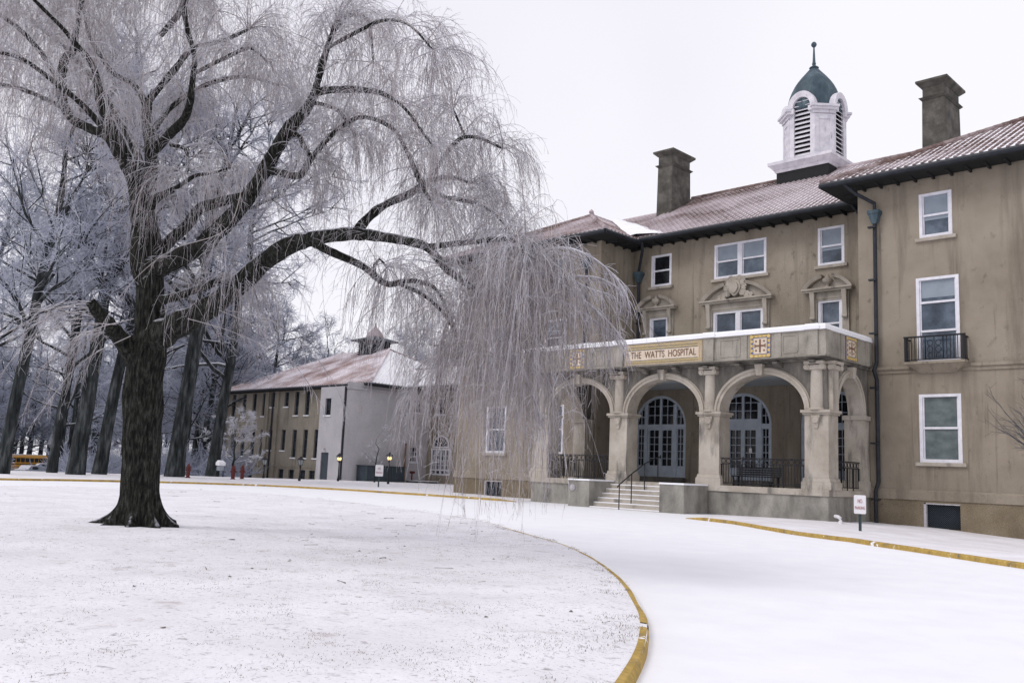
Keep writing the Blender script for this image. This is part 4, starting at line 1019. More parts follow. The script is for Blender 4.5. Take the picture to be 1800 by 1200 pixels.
# cornice, balcony floor and parapet
QX0, QX1, QY = PX0 - 0.42, PX1 + 0.12, PY - 0.52
b = MB()
b.box(PX0 - 0.12, PX1 + 0.06, PY - 0.10, FY - 0.13, 6.523, 6.60); b.box(PX0 - 0.28, PX1 + 0.10, PY - 0.34, FY - 0.13, 6.603, 6.66)
for c in PIERS + [g for a, e in gaps for g in ((a + e) / 2 - 0.9, (a + e) / 2 + 0.9)]: b.hull8([(c - 0.12, PY - 0.42, 6.46), (c + 0.12, PY - 0.42, 6.46), (c + 0.12, PY + 0.1, 6.30), (c - 0.12, PY + 0.1, 6.30), (c - 0.12, PY - 0.42, 6.52), (c + 0.12, PY - 0.42, 6.52), (c + 0.12, PY + 0.1, 6.52), (c - 0.12, PY + 0.1, 6.52)])
b.build('cornice', M['stone_dark'], porch)
b = MB(); b.box(PX0 + 0.6, PX1 - 0.62, PY + 0.9, FY - 0.13, 6.42, 6.50); b.box(LW1 + 0.01, RW0 - 0.01, FY - 0.128, CY - 0.005, 6.40, 6.50); b.build('ceiling', M['plaster'], porch)
b = MB()
b.box(QX0, QX1, QY, QY + 0.28, 6.70, 7.74); b.box(QX1 - 0.28, QX1, QY + 0.283, FY - 0.13, 6.70, 7.74); b.box(QX0, QX0 + 0.28, QY + 0.283, FY - 0.13, 6.70, 7.74)
b.box(QX0 - 0.04, QX1 + 0.04, QY - 0.05, FY - 0.13, 6.663, 6.697)
Fq = FRONT(QY); Fe = EAST(QX1); Fw = WEST(QX0)
def pil(F, u, w, d=0.07): b.lbox(F, u - w / 2, u + w / 2, 0, d, 6.70, 7.735)
PILS = [-32.25, -27.15, -22.13, -17.25]
for c in PILS: pil(Fq, c, 0.52)
for a, e in (gaps[0], gaps[2]):
    c = (a + e) / 2 + 0.32; pil(Fq, c - 0.80, 0.30, 0.045); pil(Fq, c + 0.80, 0.30, 0.045)
    for q0, q1 in ((a + 0.35, c - 1.0), (c + 1.0, e - 0.02)):           # raised panel mouldings
        for z in (6.86, 7.60): b.lbox(Fq, q0, q1, 0, 0.03, z - 0.03, z + 0.03)
        for u in (q0, q1): b.lbox(Fq, u - 0.03, u + 0.03, 0, 0.032, 6.89, 7.57)
for Fs in (Fe, Fw):
    pil(Fs, QY + 0.25, 0.5); pil(Fs, 36.95, 0.3, 0.045); pil(Fs, 38.55, 0.3, 0.045); pil(Fs, 39.62, 0.4, 0.06)
b.build('parapet', M['parapet_stone'], porch)
# snow lying on the parapet, rounded
b = MB()
def cap(x0, x1, y0, y1, z):
    b.box(x0, x1, y0, y1, z, z + 0.15); b.frustum((x0 + x1) / 2, (y0 + y1) / 2, z + 0.15, z + 0.235, (x1 - x0) / 2, (y1 - y0) / 2, (x1 - x0) / 2 - 0.06, (y1 - y0) / 2 - 0.06)
cap(QX0 - 0.10, QX1 + 0.10, QY - 0.10, QY + 0.36, 7.742); cap(QX1 - 0.36, QX1 + 0.10, QY + 0.365, FY - 0.13, 7.742); cap(QX0 - 0.10, QX0 + 0.36, QY + 0.365, FY - 0.13, 7.742)
for c in PILS: cap(c - 0.32, c + 0.36, QY - 0.16, QY + 0.36, 7.752)
b.build('snow_cap', M['snow'], porch)
# lettered sign of glazed tile
sx0, sx1 = PILS[1] + 0.36, PILS[2] - 0.32
b = MB(); b.lbox(Fq, sx0, sx1, 0, 0.035, 6.72, 7.70)
sg = b.build('name_sign', M['cream'], porch)
b = MB()
for z, h in ((6.77, 0.045), (6.86, 0.08), (7.48, 0.08), (7.585, 0.06), (7.66, 0.04)): b.lbox(Fq, sx0 + 0.02, sx1 - 0.02, 0.035, 0.055, z - h / 2, z + h / 2)
for u in (sx0 + 0.05, sx0 + 0.16, sx1 - 0.16, sx1 - 0.05): b.lbox(Fq, u - 0.03, u + 0.03, 0.035, 0.057, 6.78, 7.66)
b.build('border', M['gold'], sg)
b = MB()
for z in (6.815, 6.915, 7.425, 7.53): b.lbox(Fq, sx0 + 0.24, sx1 - 0.24, 0.036, 0.05, z - 0.012, z + 0.012)
b.build('border_line', M['sign_post'], sg)
letters('THE  WATTS  HOSPITAL', 0.46, Fq, (sx0 + sx1) / 2 + 0.02, 7.165, 0.045, M['brown_letter'], 'lettering', sg, width=3.62)
# crest tiles with a cross
def crest(F, u):
    b = MB(); b.lbox(F, u - 0.47, u + 0.47, 0, 0.05, 6.72, 7.70); t = b.build('crest_tile', M['blue_tile'], porch)
    g = MB()
    for i in range(5):
        for z, h in ((6.79, 0.06), (7.63, 0.045)):
            g.lbox(F, u - 0.46 + 0.188 * i, u - 0.46 + 0.188 * i + 0.165, 0.05, 0.07, z - h, z + h)
    for s in (-1, 1):
        for z in (7.02, 7.22, 7.42): g.lbox(F, u + s * 0.40 - 0.05, u + s * 0.40 + 0.05, 0.05, 0.068, z - 0.06, z + 0.07)
    for s in (-1, 1):
        for z in (6.80, 7.62): g.tube([F.p(u + s * 0.40, 0.05, z), F.p(u + s * 0.40, 0.085, z)], 0.085, 8)
    for q0, q1, za, zb in ((-0.465, 0.465, 6.725, 6.745), (-0.465, 0.465, 7.675, 7.695), (-0.465, -0.445, 6.745, 7.675), (0.445, 0.465, 6.745, 7.675)): g.lbox(F, u + q0, u + q1, 0.05, 0.064, za, zb)
    g.build('gold_border', M['gold_tile'], t)
    g = MB(); g.lbox(F, u - 0.31, u + 0.31, 0.05, 0.075, 6.88, 7.55); g.build('field', M['cream'], t)
    g = MB(); g.lbox(F, u - 0.035, u + 0.035, 0.075, 0.09, 6.93, 7.50); g.lbox(F, u - 0.24, u + 0.24, 0.075, 0.088, 7.19, 7.255)
    for s in (-1, 1): g.lbox(F, u + s * 0.24 - 0.02, u + s * 0.24 + 0.02, 0.075, 0.09, 7.14, 7.30)
    for a in (-1, 1):
        for z in (7.02, 7.42): g.lbox(F, u + a * 0.19 - 0.035, u + a * 0.19 + 0.035, 0.075, 0.086, z - 0.035, z + 0.035)
    g.build('cross', M['brown_letter'], t)
crest(Fq, (gaps[2][0] + gaps[2][1]) / 2 + 0.32); crest(Fq, (gaps[0][0] + gaps[0][1]) / 2 + 0.32); crest(Fe, 37.75); crest(Fw, 37.75)

def railing(F, u0, u1, d):
    b = MB(); z0, z1 = FLOOR, 2.48
    b.lbox(F, u0, u1, d - 0.03, d + 0.03, z1 - 0.04, z1); b.lbox(F, u0, u1, d - 0.018, d + 0.018, z1 - 0.30, z1 - 0.265); b.lbox(F, u0, u1, d - 0.018, d + 0.018, z0 + 0.10, z0 + 0.14)
    n = int((u1 - u0) / 0.135)
    for k in range(1, n):
        u = u0 + (u1 - u0) * k / n; b.lbox(F, u - 0.012, u + 0.012, d - 0.012, d + 0.012, z0 + 0.14, z1 - 0.30)
    m = int((u1 - u0) / 0.27)
    for k in range(m):
        u = u0 + (u1 - u0) * (k + 0.5) / m
        b.tube([F.p(u + 0.10 * math.cos(t), d, z1 - 0.152 + 0.10 * math.sin(t)) for t in np.linspace(0, 2 * math.pi, 11)], 0.014, 4, caps=False)
        if k: b.lbox(F, u0 + (u1 - u0) * k / m - 0.012, u0 + (u1 - u0) * k / m + 0.012, d - 0.012, d + 0.012, z1 - 0.265, z1 - 0.04)
    for k in range(5): u = u0 + 0.05 + (u1 - u0 - 0.1) * k / 4; b.lbox(F, u - 0.02, u + 0.02, d - 0.02, d + 0.02, z0, z1 - 0.30)
    b.build('railing', M['iron'], porch)
for a, e in (gaps[0], gaps[2]): railing(FRONT(PY + 0.45), a - 0.01, e + 0.01, 0.25)
for Fs in (EAST(PX1 - 0.25), WEST(PX0 + 0.25)): railing(Fs, PY + PD - 0.01, 39.16, 0.1)

# front steps
SX0, SX1 = -27.62, -23.66
st = MB(); sn = MB()
for k in range(6):
    z = FLOOR - 0.21 * (k + 1) + 0.0
    y0 = PY - 0.06 - 0.31 * (k + 1)
    st.box(SX0, SX1, y0, PY - 0.061, -0.6 if k == 5 else z - 0.21, z); sn.box(SX0 + 0.003, SX1 - 0.003, y0 + 0.02, y0 + 0.305, z + 0.002, z + 0.045)
steps = st.build('steps', M['stone'], HB); sn.build('snow', M['snow'], steps)
for a, e in ((SX0 - 1.26, SX0), (SX1, SX1 + 1.26)):
    b = MB(); b.box(a, e, 33.9, PY - 0.063, -0.8, 1.20); w = b.build('cheek_wall', M['concrete'], steps)
    b = MB(); b.box(a - 0.02, e + 0.02, 33.87, PY - 0.064, 1.202, 1.275); b.build('snow_cap', M['snow'], steps)
b = MB(); F = FRONT(33.9); u = -28.62
b.tube([F.p(u, 0, 0.86), F.p(u, 0.05, 0.86)], 0.15, 12); b.tube([F.p(u, 0.04, 0.86), F.p(u, 0.09, 0.86)], 0.08, 10); b.build('round_plaque', M['grey_white'], steps)
b = MB(); hx = -25.55
hp = [(33.5, 0.0, 1.1), (34.4, 0.24, 1.6), (35.4, 0.88, 2.12), (36.45, 1.26, 2.46)]
b.tube([(hx, 33.35, 0.98), (hx, 33.5, 1.1), (hx, 34.4, 1.6), (hx, 35.4, 2.1), (hx, 36.5, 2.46), (hx, 36.6, 2.44)], 0.028, 8)
for y, z0, z1 in hp: b.tube([(hx, y, z0 - 0.05), (hx, y, z1)], 0.026, 8)
b.build('handrail', M['iron'], steps)

# bench on the porch
BN = thing('porch_bench', 'dark slatted bench behind the iron railing of the porch right of the steps', 'bench', (-21.3, 38.0, FLOOR))
b = MB(); b.box(-22.4, -20.2, 37.75, 38.25, FLOOR + 0.42, FLOOR + 0.47); b.build('seat', M['iron'], BN)
b = MB()
for k in range(4): b.hull8([(-22.4, 38.26, FLOOR + 0.50 + 0.1 * k), (-20.2, 38.26, FLOOR + 0.50 + 0.1 * k), (-20.2, 38.31, FLOOR + 0.50 + 0.1 * k), (-22.4, 38.31, FLOOR + 0.5 + 0.1 * k), (-22.4, 38.28, FLOOR + 0.58 + 0.1 * k), (-20.2, 38.28, FLOOR + 0.58 + 0.1 * k), (-20.2, 38.33, FLOOR + 0.58 + 0.1 * k), (-22.4, 38.33, FLOOR + 0.58 + 0.1 * k)])
for x in (-22.3, -20.3): b.box(x - 0.03, x + 0.03, 38.32, 38.37, FLOOR + 0.42, FLOOR + 0.92)
b.build('backrest', M['iron'], BN)
for x in (-22.3, -20.3):
    for y in (37.78, 38.22): b = MB(); b.box(x - 0.03, x + 0.03, y - 0.03, y + 0.03, FLOOR, FLOOR + 0.42); b.build('leg', M['iron'], BN)

# ------------------------------------------------------------------ the annex building
AX = thing('annex_building', 'lower whitish annex with snowy tiled roof and roof ventilator left of the hospital', 'building', (-85, 60, 0))
EX, AYF, AYW, CYN = -74.9, 53.84, 56.9, 64.6
AZE = 9.75
FB, FE, FWg, FC = FRONT(AYF), EAST(EX), FRONT(AYW), FRONT(CYN)
b = MB()
b.wall(FB, -79.4, EX, -1.5, 9.25, [(-78.65, -77.35, -0.2, 2.66), (-78.5, -77.5, 6.4, 8.1)], 0.2)
b.wall(FE, AYF, CYN, -1.5, 9.7, [(62.5, 63.6, 7.28, 8.75), (62.35, 63.45, 2.12, 3.7)], 0.2)
b.wall(WEST(-79.4), AYF, AYW + 0.05, -1.5, 9.25, [], 0.2)
b.quad((-79.4, AYF, 9.25), (EX, AYF, 9.25), (EX, AYW, 9.6), (-79.4, AYW, 9.6))
b.build('wall', M['grey_white'], AX)
b = MB(); b.lbox(FE, AYF - 0.1, CYN - 0.01, 0.003, 0.12, 9.0, 9.2); b.build('frieze', M['grey_white'], AX)
up = [-102.15, -99.75, -97.45, -95.3, -93.5, -90.6, -88.5, -86.4]
lo = [-101.75, -99.45, -97.2, -95.15, -93.4, -90.7, -88.45, -86.3, -84.2]
bs = [-101.95, -97.3, -90.7, -88.6, -86.4, -84.6]
hu = [(u - 0.42, u + 0.42, 7.75 if i == 5 or i == 4 else 6.75, 9.4) for i, u in enumerate(up)]
hl = [(u - 0.42, u + 0.42, 2.85 if i in (4, 5) else 2.1, 5.15) for i, u in enumerate(lo)]
hb = [(u - 0.55, u + 0.55, -0.62, 0.78) for u in bs]
b = MB(); b.wall(FWg, -104.6, -79.4, -1.8, 9.8, hu + hl + hb, 0.28); b.quad((-104.6, AYW, -1.8), (-104.6, 76, -1.8), (-104.6, 76, 9.8), (-104.6, AYW, 9.8))
b.build('wall', M['annex_wall'], AX)
b = MB(); b.lbox(FWg, -104.65, -79.45, -0.05, 0.10, 1.05, 1.2)
for u in (-94.4, -92.3): b.lbox(FWg, u - 0.35, u + 0.35, 0.003, 0.22, -1.5, 9.6)
b.build('trim', M['annex_wall'], AX)
def awin(F, h, sill=True, muntin=(2, 4), white=False):
    w = MB(); u0, u1, z0, z1 = h
    w.lbox(F, u0, u0 + 0.07, -0.26, -0.17, z0, z1); w.lbox(F, u1 - 0.07, u1, -0.26, -0.17, z0, z1); w.lbox(F, u0 + 0.07, u1 - 0.07, -0.26, -0.172, z1 - 0.08, z1); w.lbox(F, u0 + 0.07, u1 - 0.07, -0.26, -0.172, z0, z0 + 0.08)
    for k in range(1, muntin[0]): u = u0 + (u1 - u0) * k / muntin[0]; w.lbox(F, u - 0.02, u + 0.02, -0.255, -0.19, z0 + 0.08, z1 - 0.08)
    for k in range(1, muntin[1]): z = z0 + (z1 - z0) * k / muntin[1]; w.lbox(F, u0 + 0.07, u1 - 0.07, -0.255, -0.192, z - 0.02, z + 0.02)
    o = w.build('window', M['white_paint'] if white else M['panel'], AX)
    g = MB(); g.lbox(F, u0 + 0.01, u1 - 0.01, -0.30, -0.25, z0 + 0.01, z1 - 0.01); g.build('pane', M['annex_glass'], o)
    if sill: s = MB(); s.lbox(F, u0 - 0.1, u1 + 0.1, -0.2, 0.10, z0 - 0.14, z0 - 0.003); s.build('sill', M['snow'] if not white else M['white_paint'], o)
for h in hu + hl: awin(FWg, h, muntin=(1, 3))
for h in hb: awin(FWg, h, False, (1, 1))
awin(FB, (-78.5, -77.5, 6.4, 8.1), muntin=(2, 3)); awin(FE, (62.5, 63.6, 7.28, 8.75), white=True, muntin=(3, 3)); awin(FE, (62.35, 63.45, 2.12, 3.7), white=True, muntin=(3, 3))
b = MB(); b.lbox(FB, -78.65, -77.35, -0.2, -0.1, -0.3, 2.66); d = b.build('door', M['panel'], AX)
b = MB(); b.lbox(FB, -77.52, -77.46, -0.1, -0.05, 1.0, 1.1); b.build('handle', M['iron'], d)
b = MB(); b.tube([FB.p(-78.0, 0, 3.0), FB.p(-78.0, 0.2, 3.05)], 0.03, 6); b.tube([FB.p(-78.0, 0.2, 3.1), FB.p(-78.0, 0.2, 2.9)], [0.06, 0.14], 8); b.build('door_lamp', M['grey_white'], AX)
# link wing between annex and hospital
b = MB()
b.wall(FC, EX, LW0 + 0.05, -1.5, 10.2, [(-74.15, -71.2, 0.9, 3.6), (-73.7, -72.4, 7.2, 8.9), (-68.2, -66.9, 7.2, 8.9), (-62.2, -60.9, 7.2, 8.9), (-68.2, -66.9, 2.4, 4.2), (-62.2, -60.9, 2.4, 4.2)], 0.22)
b.build('wall', M['stucco'], AX)
for h in ((-73.7, -72.4, 7.2, 8.9), (-68.2, -66.9, 7.2, 8.9), (-62.2, -60.9, 7.2, 8.9), (-68.2, -66.9, 2.4, 4.2), (-62.2, -60.9, 2.4, 4.2)): awin(FC, h, white=True, muntin=(2, 2))
b = MB(); c = -72.67
for u in (-74.1, -73.4, -72.67, -71.95, -71.25): b.lbox(FC, u - 0.07, u + 0.07, -0.2, 0.03, 0.9, 3.6)
for z in (0.95, 1.4, 3.55): b.lbox(FC, -74.15, -71.2, -0.2, 0.025, z - 0.08, z + 0.08)
for u in (-73.75, -73.03, -72.3, -71.6): b.lbox(FC, u - 0.025, u + 0.025, -0.2, -0.05, 1.4, 3.5)
for z in (1.9, 2.4, 2.9): b.lbox(FC, -74.1, -71.2, -0.2, -0.052, z - 0.025, z + 0.025)
for i in range(14):
    t0, t1 = math.pi * i / 14, math.pi * (i + 1) / 14; w = lambda r, t: (c + r * 1.08 * math.cos(t), 3.85 + r * math.sin(t))
    A, B_, C2, D2 = w(1.15, t0), w(1.15, t1), w(1.0, t1), w(1.0, t0)
    b.hull8([FC.p(A[0], 0.0, A[1]), FC.p(D2[0], 0.0, D2[1]), FC.p(C2[0], 0.0, C2[1]), FC.p(B_[0], 0.0, B_[1]), FC.p(A[0], 0.05, A[1]), FC.p(D2[0], 0.05, D2[1]), FC.p(C2[0], 0.05, C2[1]), FC.p(B_[0], 0.05, B_[1])])
for k in range(1, 7): t = math.pi * k / 7; b.tube([FC.p(c + 0.3 * math.cos(t), 0.02, 3.85 + 0.3 * math.sin(t)), FC.p(c + 1.05 * math.cos(t), 0.02, 3.85 + 1.0 * math.sin(t))], 0.025, 5)
b.lbox(FC, c - 1.25, c + 1.25, 0.0, 0.045, 3.70, 3.85)
fd = b.build('french_door', M['white_paint'], AX)
g = MB(); g.lbox(FC, -74.1, -71.25, -0.2, -0.12, 0.95, 3.55); g.prism([FC.p(c + 1.12 * math.cos(t), 0.003, 3.85 + 1.03 * math.sin(t)) for t in np.linspace(0, math.pi, 15)], (0, -0.01, 0)); g.build('pane', M['annex_glass'], fd)
# roofs
FLc, FRc, Vc = (-103.4, 55.96, AZE), (-74.1, 55.96, AZE), (-74.1, 60.7, AZE)
P_, W_ = (-84.2, 66, 14.9), (-93.2, 66, 14.9)
tile_roof([FLc, FRc, P_, W_], (1, 0, 0), 'roof', AX, m='annex_tile', pitch_sp=0.4, rad=0.11)
pe = np.cross(np.array(P_) - FRc, np.array(Vc) - FRc); Q_ = np.array([-80.8, 69.3, 0.0]); Q_[2] = FRc[2] - (pe[0] * (Q_[0] - FRc[0]) + pe[1] * (Q_[1] - FRc[1])) / pe[2]
V2 = np.array([-74.1, 69.3, AZE])
tile_roof([FRc, V2, Q_, P_], (0, 1, 0), 'roof', AX, m='snow', pitch_sp=0.42, rad=0.10)
tile_roof([(-103.4, 76, AZE), FLc, W_, (-93.2, 67, 14.9)], (0, 1, 0), 'roof', AX, m='annex_tile', pitch_sp=0.5, rad=0.11)
tile_roof([(-80.5, 60.9, AZE + 0.04), (LW0 - 1, 60.9, AZE + 0.04), (LW0 - 1, 66, 12.25), (-80.5, 66, 12.25)], (1, 0, 0), 'roof', AX, m='snow', pitch_sp=0.42, rad=0.10)
ridge_tiles((-80.3, 66, 12.35), (LW0 - 1, 66, 12.35), AX, r=0.15)
ridge_tiles((FRc[0], FRc[1], AZE + 0.1), (P_[0], P_[1], P_[2] + 0.1), AX, m='annex_tile', r=0.15); ridge_tiles((FLc[0], FLc[1], AZE + 0.1), (W_[0], W_[1], W_[2] + 0.1), AX, m='annex_tile', r=0.15); ridge_tiles(W_, P_, AX, m='annex_tile', r=0.16)
ridge_tiles((P_[0], P_[1], P_[2] + 0.05), (Q_[0], Q_[1], Q_[2] + 0.05), AX, r=0.15)
b = MB(); b.box(-103.4, -79.3, 56.0, AYW + 0.1, AZE - 0.25, AZE - 0.09); b.box(-75.6, -74.15, 56.0, 64.5, AZE - 0.25, AZE - 0.10); b.box(-74.14, LW0 - 1, 60.95, CYN, AZE - 0.25, AZE - 0.08); b.box(-79.5, -75.0, 55.98, 57, AZE - 0.25, AZE - 0.093)
b.build('eave', M['soffit'], AX)
b = MB(); b.tube([(-103.4, 55.9, AZE - 0.1), (-74.1, 55.9, AZE - 0.1)], 0.12, 8); b.tube([(-74.0, 55.96, AZE - 0.1), (-74.0, 60.8, AZE - 0.1)], 0.12, 8); b.tube([(-74.1, 60.82, AZE - 0.1), (LW0 - 1, 60.82, AZE - 0.1)], 0.12, 8)
b.build('gutter', M['drain'], AX)
def apipe(x, y, z0, z1):
    b = MB(); b.tube([(x, y, z1), (x, y, z0)], 0.11, 8); b.build('drainpipe', M['drain'], AX)
apipe(EX - 0.08, AYF - 0.13, -0.5, 9.2); apipe(-92.9, AYW - 0.3, -1, 9.4); apipe(-104.5, AYW - 0.15, -1, 9.4); apipe(-75.9, AYF - 0.1, -0.2, 9.1) if False else None
# ventilator on the ridge
b = MB(); b.box(-88.3, -85.7, 64.7, 67.3, 14.2, 16.0)
vt = b.build('roof_ventilator', M['soffit'], AX)
b = MB()
for k in range(6):
    b.box(-88.4, -85.6, 64.58, 64.68, 14.5 + 0.25 * k, 14.6 + 0.25 * k); b.box(-85.68, -85.58, 64.7, 67.3, 14.5 + 0.25 * k, 14.6 + 0.25 * k)
b.build('louvre', M['panel'], vt)
b = MB(); b.box(-89.0, -85.0, 64.0, 68.0, 16.003, 16.2); b.frustum(-87, 66, 16.203, 16.55, 1.9, 1.9, 0.9, 0.9); b.build('vent_roof', M['panel'], vt)
b = MB(); b.lathe(-87, 66, [(1.0, 16.5), (1.02, 16.7), (0.88, 17.0), (0.66, 17.3), (0.42, 17.55), (0.2, 17.75), (0.10, 17.9), (0.07, 18.3), (0.02, 18.35)], 14); b.build('vent_dome', M['tile'], vt)
# chimney on the wing and taller block behind the link
b = MB(); b.box(-80.0, -60, 69.5, 76, 8, 15.4); b.box(-80.2, -59.8, 69.3, 76.2, 15.403, 15.7); b.build('rear_block', M['chimney'], AX)

# ------------------------------------------------------------------ street furniture and vehicles
def make_lamp(loc, H, lit, label, s=1.0):
    t = thing('street_lamp', label, 'lamp post', loc, group='lamp posts')
    x, y, z = loc; hz = z + H - 0.78 * s
    b = MB(); b.lathe(x, y, [(0.11, z - 0.3), (0.11, z + 0.25), (0.075, z + 0.32), (0.06, z + 0.5), (0.05, z + 0.55), (0.045, hz - 0.12), (0.08, hz - 0.10), (0.08, hz - 0.04), (0.05, hz)], 12); b.build('post', M['iron'], t)
    b = MB()
    r0, r1, zb, zt = 0.115 * s, 0.175 * s, hz + 0.06, hz + 0.48 * s
    for k in range(4):
        a = math.pi / 4 + k * math.pi / 2; c, d = math.cos(a) * 1.41, math.sin(a) * 1.41
        b.tube([(x + r0 * c, y + r0 * d, zb), (x + r1 * c, y + r1 * d, zt)], 0.016, 5)
    b.frustum(x, y, hz, zb, 0.06, 0.06, r0 + 0.02, r0 + 0.02)
    b.frustum(x, y, zt, zt + 0.04, r1 + 0.05, r1 + 0.05, r1 + 0.05, r1 + 0.05); b.frustum(x, y, zt + 0.042, zt + 0.22 * s, r1 + 0.03, r1 + 0.03, 0.05, 0.05); b.lathe(x, y, [(0.045, zt + 0.2 * s), (0.06, zt + 0.25 * s), (0.02, zt + 0.30 * s)], 8)
    h = b.build('lantern', M['iron'], t)
    b = MB(); b.frustum(x, y, zb + 0.005, zt - 0.005, r0 - 0.01, r0 - 0.01, r1 - 0.01, r1 - 0.01); b.build('glass', M['lamp_glass'], h)
    if lit:
        b = MB(); b.lathe(x, y, [(0.03, zb + 0.01), (r0 + 0.035, zb + 0.06), (r1 + 0.03, zb + 0.24), (0.10, zt - 0.02)], 10); b.build('bulb', M['lamp_lit'], h, smooth=True)
    return t
make_lamp((-69.07, 49.28, 0), 2.55, True, 'lit black lamp post in front of the door of the annex')
make_lamp((-62.96, 50.12, 0), 2.75, True, 'lit black lamp post beside the small no parking sign')
l3 = make_lamp((-47.75, 44.54, 0), 2.85, False, 'unlit black lamp post by the corner of the hospital', 1.25)
b = MB(); b.box(-47.68, -47.5, 44.4, 44.62, 1.35, 1.62); b.build('junction_box', M['iron'], l3)
make_lamp((-72.47, 43.78, -0.05), 2.0, False, 'unlit lamp post behind the pair of red hydrants')
make_lamp((-64.87, 42.5, 0), 2.05, False, 'unlit lamp post in front of the annex wing between hydrants and lit lamp')

def parking_sign(x, y, label, w, h, H):
    t = thing('parking_sign', label, 'sign', (x, y, zg(x, y)), group='no parking signs')
    z = zg(x, y); d = np.array([-x, -y]); d = d / np.linalg.norm(d)
    nn = np.array([d[0], d[1], 0]); u = np.array([-nn[1], nn[0], 0]) ; F = Frame((x, y, z), u, nn)
    b = MB(); b.lbox(F, -0.05, 0.05, -0.05, -0.015, -0.4, H - 0.08); b.lbox(F, -0.05, -0.035, -0.015, 0.012, -0.4, H - 0.1); b.lbox(F, 0.035, 0.05, -0.015, 0.012, -0.4, H - 0.1); b.build('post', M['sign_post'], t)
    b = MB(); r = 0.045; z0, z1 = H - h, H
    pts = []
    for cx, cz, a0 in ((w / 2 - r, z1 - r, 0), (-w / 2 + r, z1 - r, 90), (-w / 2 + r, z0 + r, 180), (w / 2 - r, z0 + r, 270)):
        for k in range(5): a = R(a0 + 22.5 * k); pts.append(F.p(cx + r * math.cos(a), 0.016, cz + r * math.sin(a)))
    b.prism(pts, nn * 0.012); pl = b.build('panel', M['sign_white'], t)
    letters('NO', h * 0.30, F, 0, H - h * 0.33, 0.034, M['sign_red'], 'lettering', pl, depth=0.006, width=w * 0.36)
    letters('PARKING', h * 0.24, F, 0, H - h * 0.69, 0.034, M['sign_red'], 'lettering', pl, depth=0.006, width=w * 0.82)
parking_sign(-13.99, 32.24, 'white no parking sign on the snow strip near the right kerb', 0.40, 0.65, 1.30)
parking_sign(-51.67, 40.29, 'small far no parking sign beyond the left kerb', 0.55, 0.78, 1.58)

def hydrant(loc, H, label, grp='red hydrants'):
    x, y, z = loc; t = thing('fire_hydrant', label, 'hydrant', loc, group=grp)
    b = MB(); r = H * 0.12; b.lathe(x, y, [(r * 1.5, z - 0.1), (r * 1.5, z + H * 0.06), (r, z + H * 0.10), (r, z + H * 0.66), (r * 1.35, z + H * 0.68), (r * 1.35, z + H * 0.73), (r * 1.1, z + H * 0.76), (r * 0.9, z + H * 0.88), (r * 0.35, z + H * 0.95), (r * 0.3, z + H)], 12); b.build('barrel', M['red_paint'], t, smooth=False)
    b = MB()
    for a in (0.4, 2.0, 3.5): c, s = math.cos(a), math.sin(a); b.tube([(x + c * r * 0.8, y + s * r * 0.8, z + H * 0.55), (x + c * r * 1.8, y + s * r * 1.8, z + H * 0.55)], r * 0.55, 8)
    b.build('nozzle', M['red_paint'], t)
hydrant((-64.5, 32.7, 0.05), 1.05, 'red hydrant at the foot of the big tree trunk right of the willow')
hydrant((-64.6, 36.4, 0.0), 1.15, 'red hydrant in front of the annex wing, left one of the close pair')
hydrant((-66.4, 38.2, 0.0), 1.15, 'red hydrant in front of the annex wing, right one of the close pair')

sb = thing('notice_board', 'low sign board topped with snow left of the annex wing', 'sign', (-74.1, 40.2, -0.05))
b = MB(); b.box(-74.9, -74.8, 40.15, 40.25, -0.4, 0.9); b.box(-73.9, -73.8, 40.6, 40.7, -0.4, 0.9); b.build('post', M['panel'], sb)
b = MB(); b.box(-75.0, -73.7, 40.2, 40.6, 0.55, 1.0); b.build('panel', M['car_paint'], sb)
b = MB(); b.box(-75.05, -73.65, 40.1, 40.7, 1.002, 1.25); b.frustum(-74.35, 40.4, 1.25, 1.45, 0.7, 0.3, 0.45, 0.15); b.build('snow_cap', M['snow'], sb)

# dark louvred enclosure and red standpipe against the white annex wall
en = thing('metal_enclosure', 'dark blue grey metal enclosure standing against the white annex wall', 'enclosure', (-74, 58, 0))
b = MB(); b.box(-74.75, -73.2, 55.5, 60.3, -0.3, 1.5); b.build('body', M['panel'], en)
b = MB(); b.box(-74.8, -73.1, 55.4, 60.4, 1.502, 1.58); b.build('lid', M['panel'], en)
for y in (55.55, 57.1, 58.7, 60.2): b = MB(); b.box(-73.2, -73.14, y - 0.05, y + 0.05, -0.3, 1.49); b.build('rib', M['sign_post'], en)
sp = thing('standpipe', 'rusty pipe with a red valve rising beside the low annex window', 'pipe', (-74.7, 61.6, 0))
b = MB(); b.tube([(-74.7, 61.5, -0.3), (-74.7, 61.5, 4.0)], 0.09, 8); b.build('pipe', M['rust'], sp)
b = MB(); b.tube([(-74.3, 62.2, -0.3), (-74.3, 62.2, 1.0)], 0.08, 8); b.tube([(-74.55, 62.2, 1.05), (-73.95, 62.2, 1.05)], 0.13, 8); b.build('valve', M['red_paint'], sp)
sl = thing('cellar_hatch', 'flat snow covered hatch beside the white annex wall', 'hatch', (-73.6, 63.4, 0))
b = MB(); b.box(-74.8, -72.6, 61.9, 64.3, -0.3, 0.16); b.build('frame', M['panel'], sl)
b = MB(); b.box(-74.8, -72.55, 61.85, 64.35, 0.162, 0.24); b.build('snow_cap', M['snow'], sl)
el = MB(); p = [(-16.1, 35.3, -0.15), (-16.1, 35.3, 0.1), (-16.14, 35.34, 0.2), (-16.26, 35.46, 0.24), (-16.5, 35.72, 0.25)]
el.tube(p, 0.07, 8); o = el.build('downspout_elbow', M['sign_white']); tag(o, 'short white bent pipe in the snow at the corner of the porch base', 'pipe')  # white elbow of a downspout

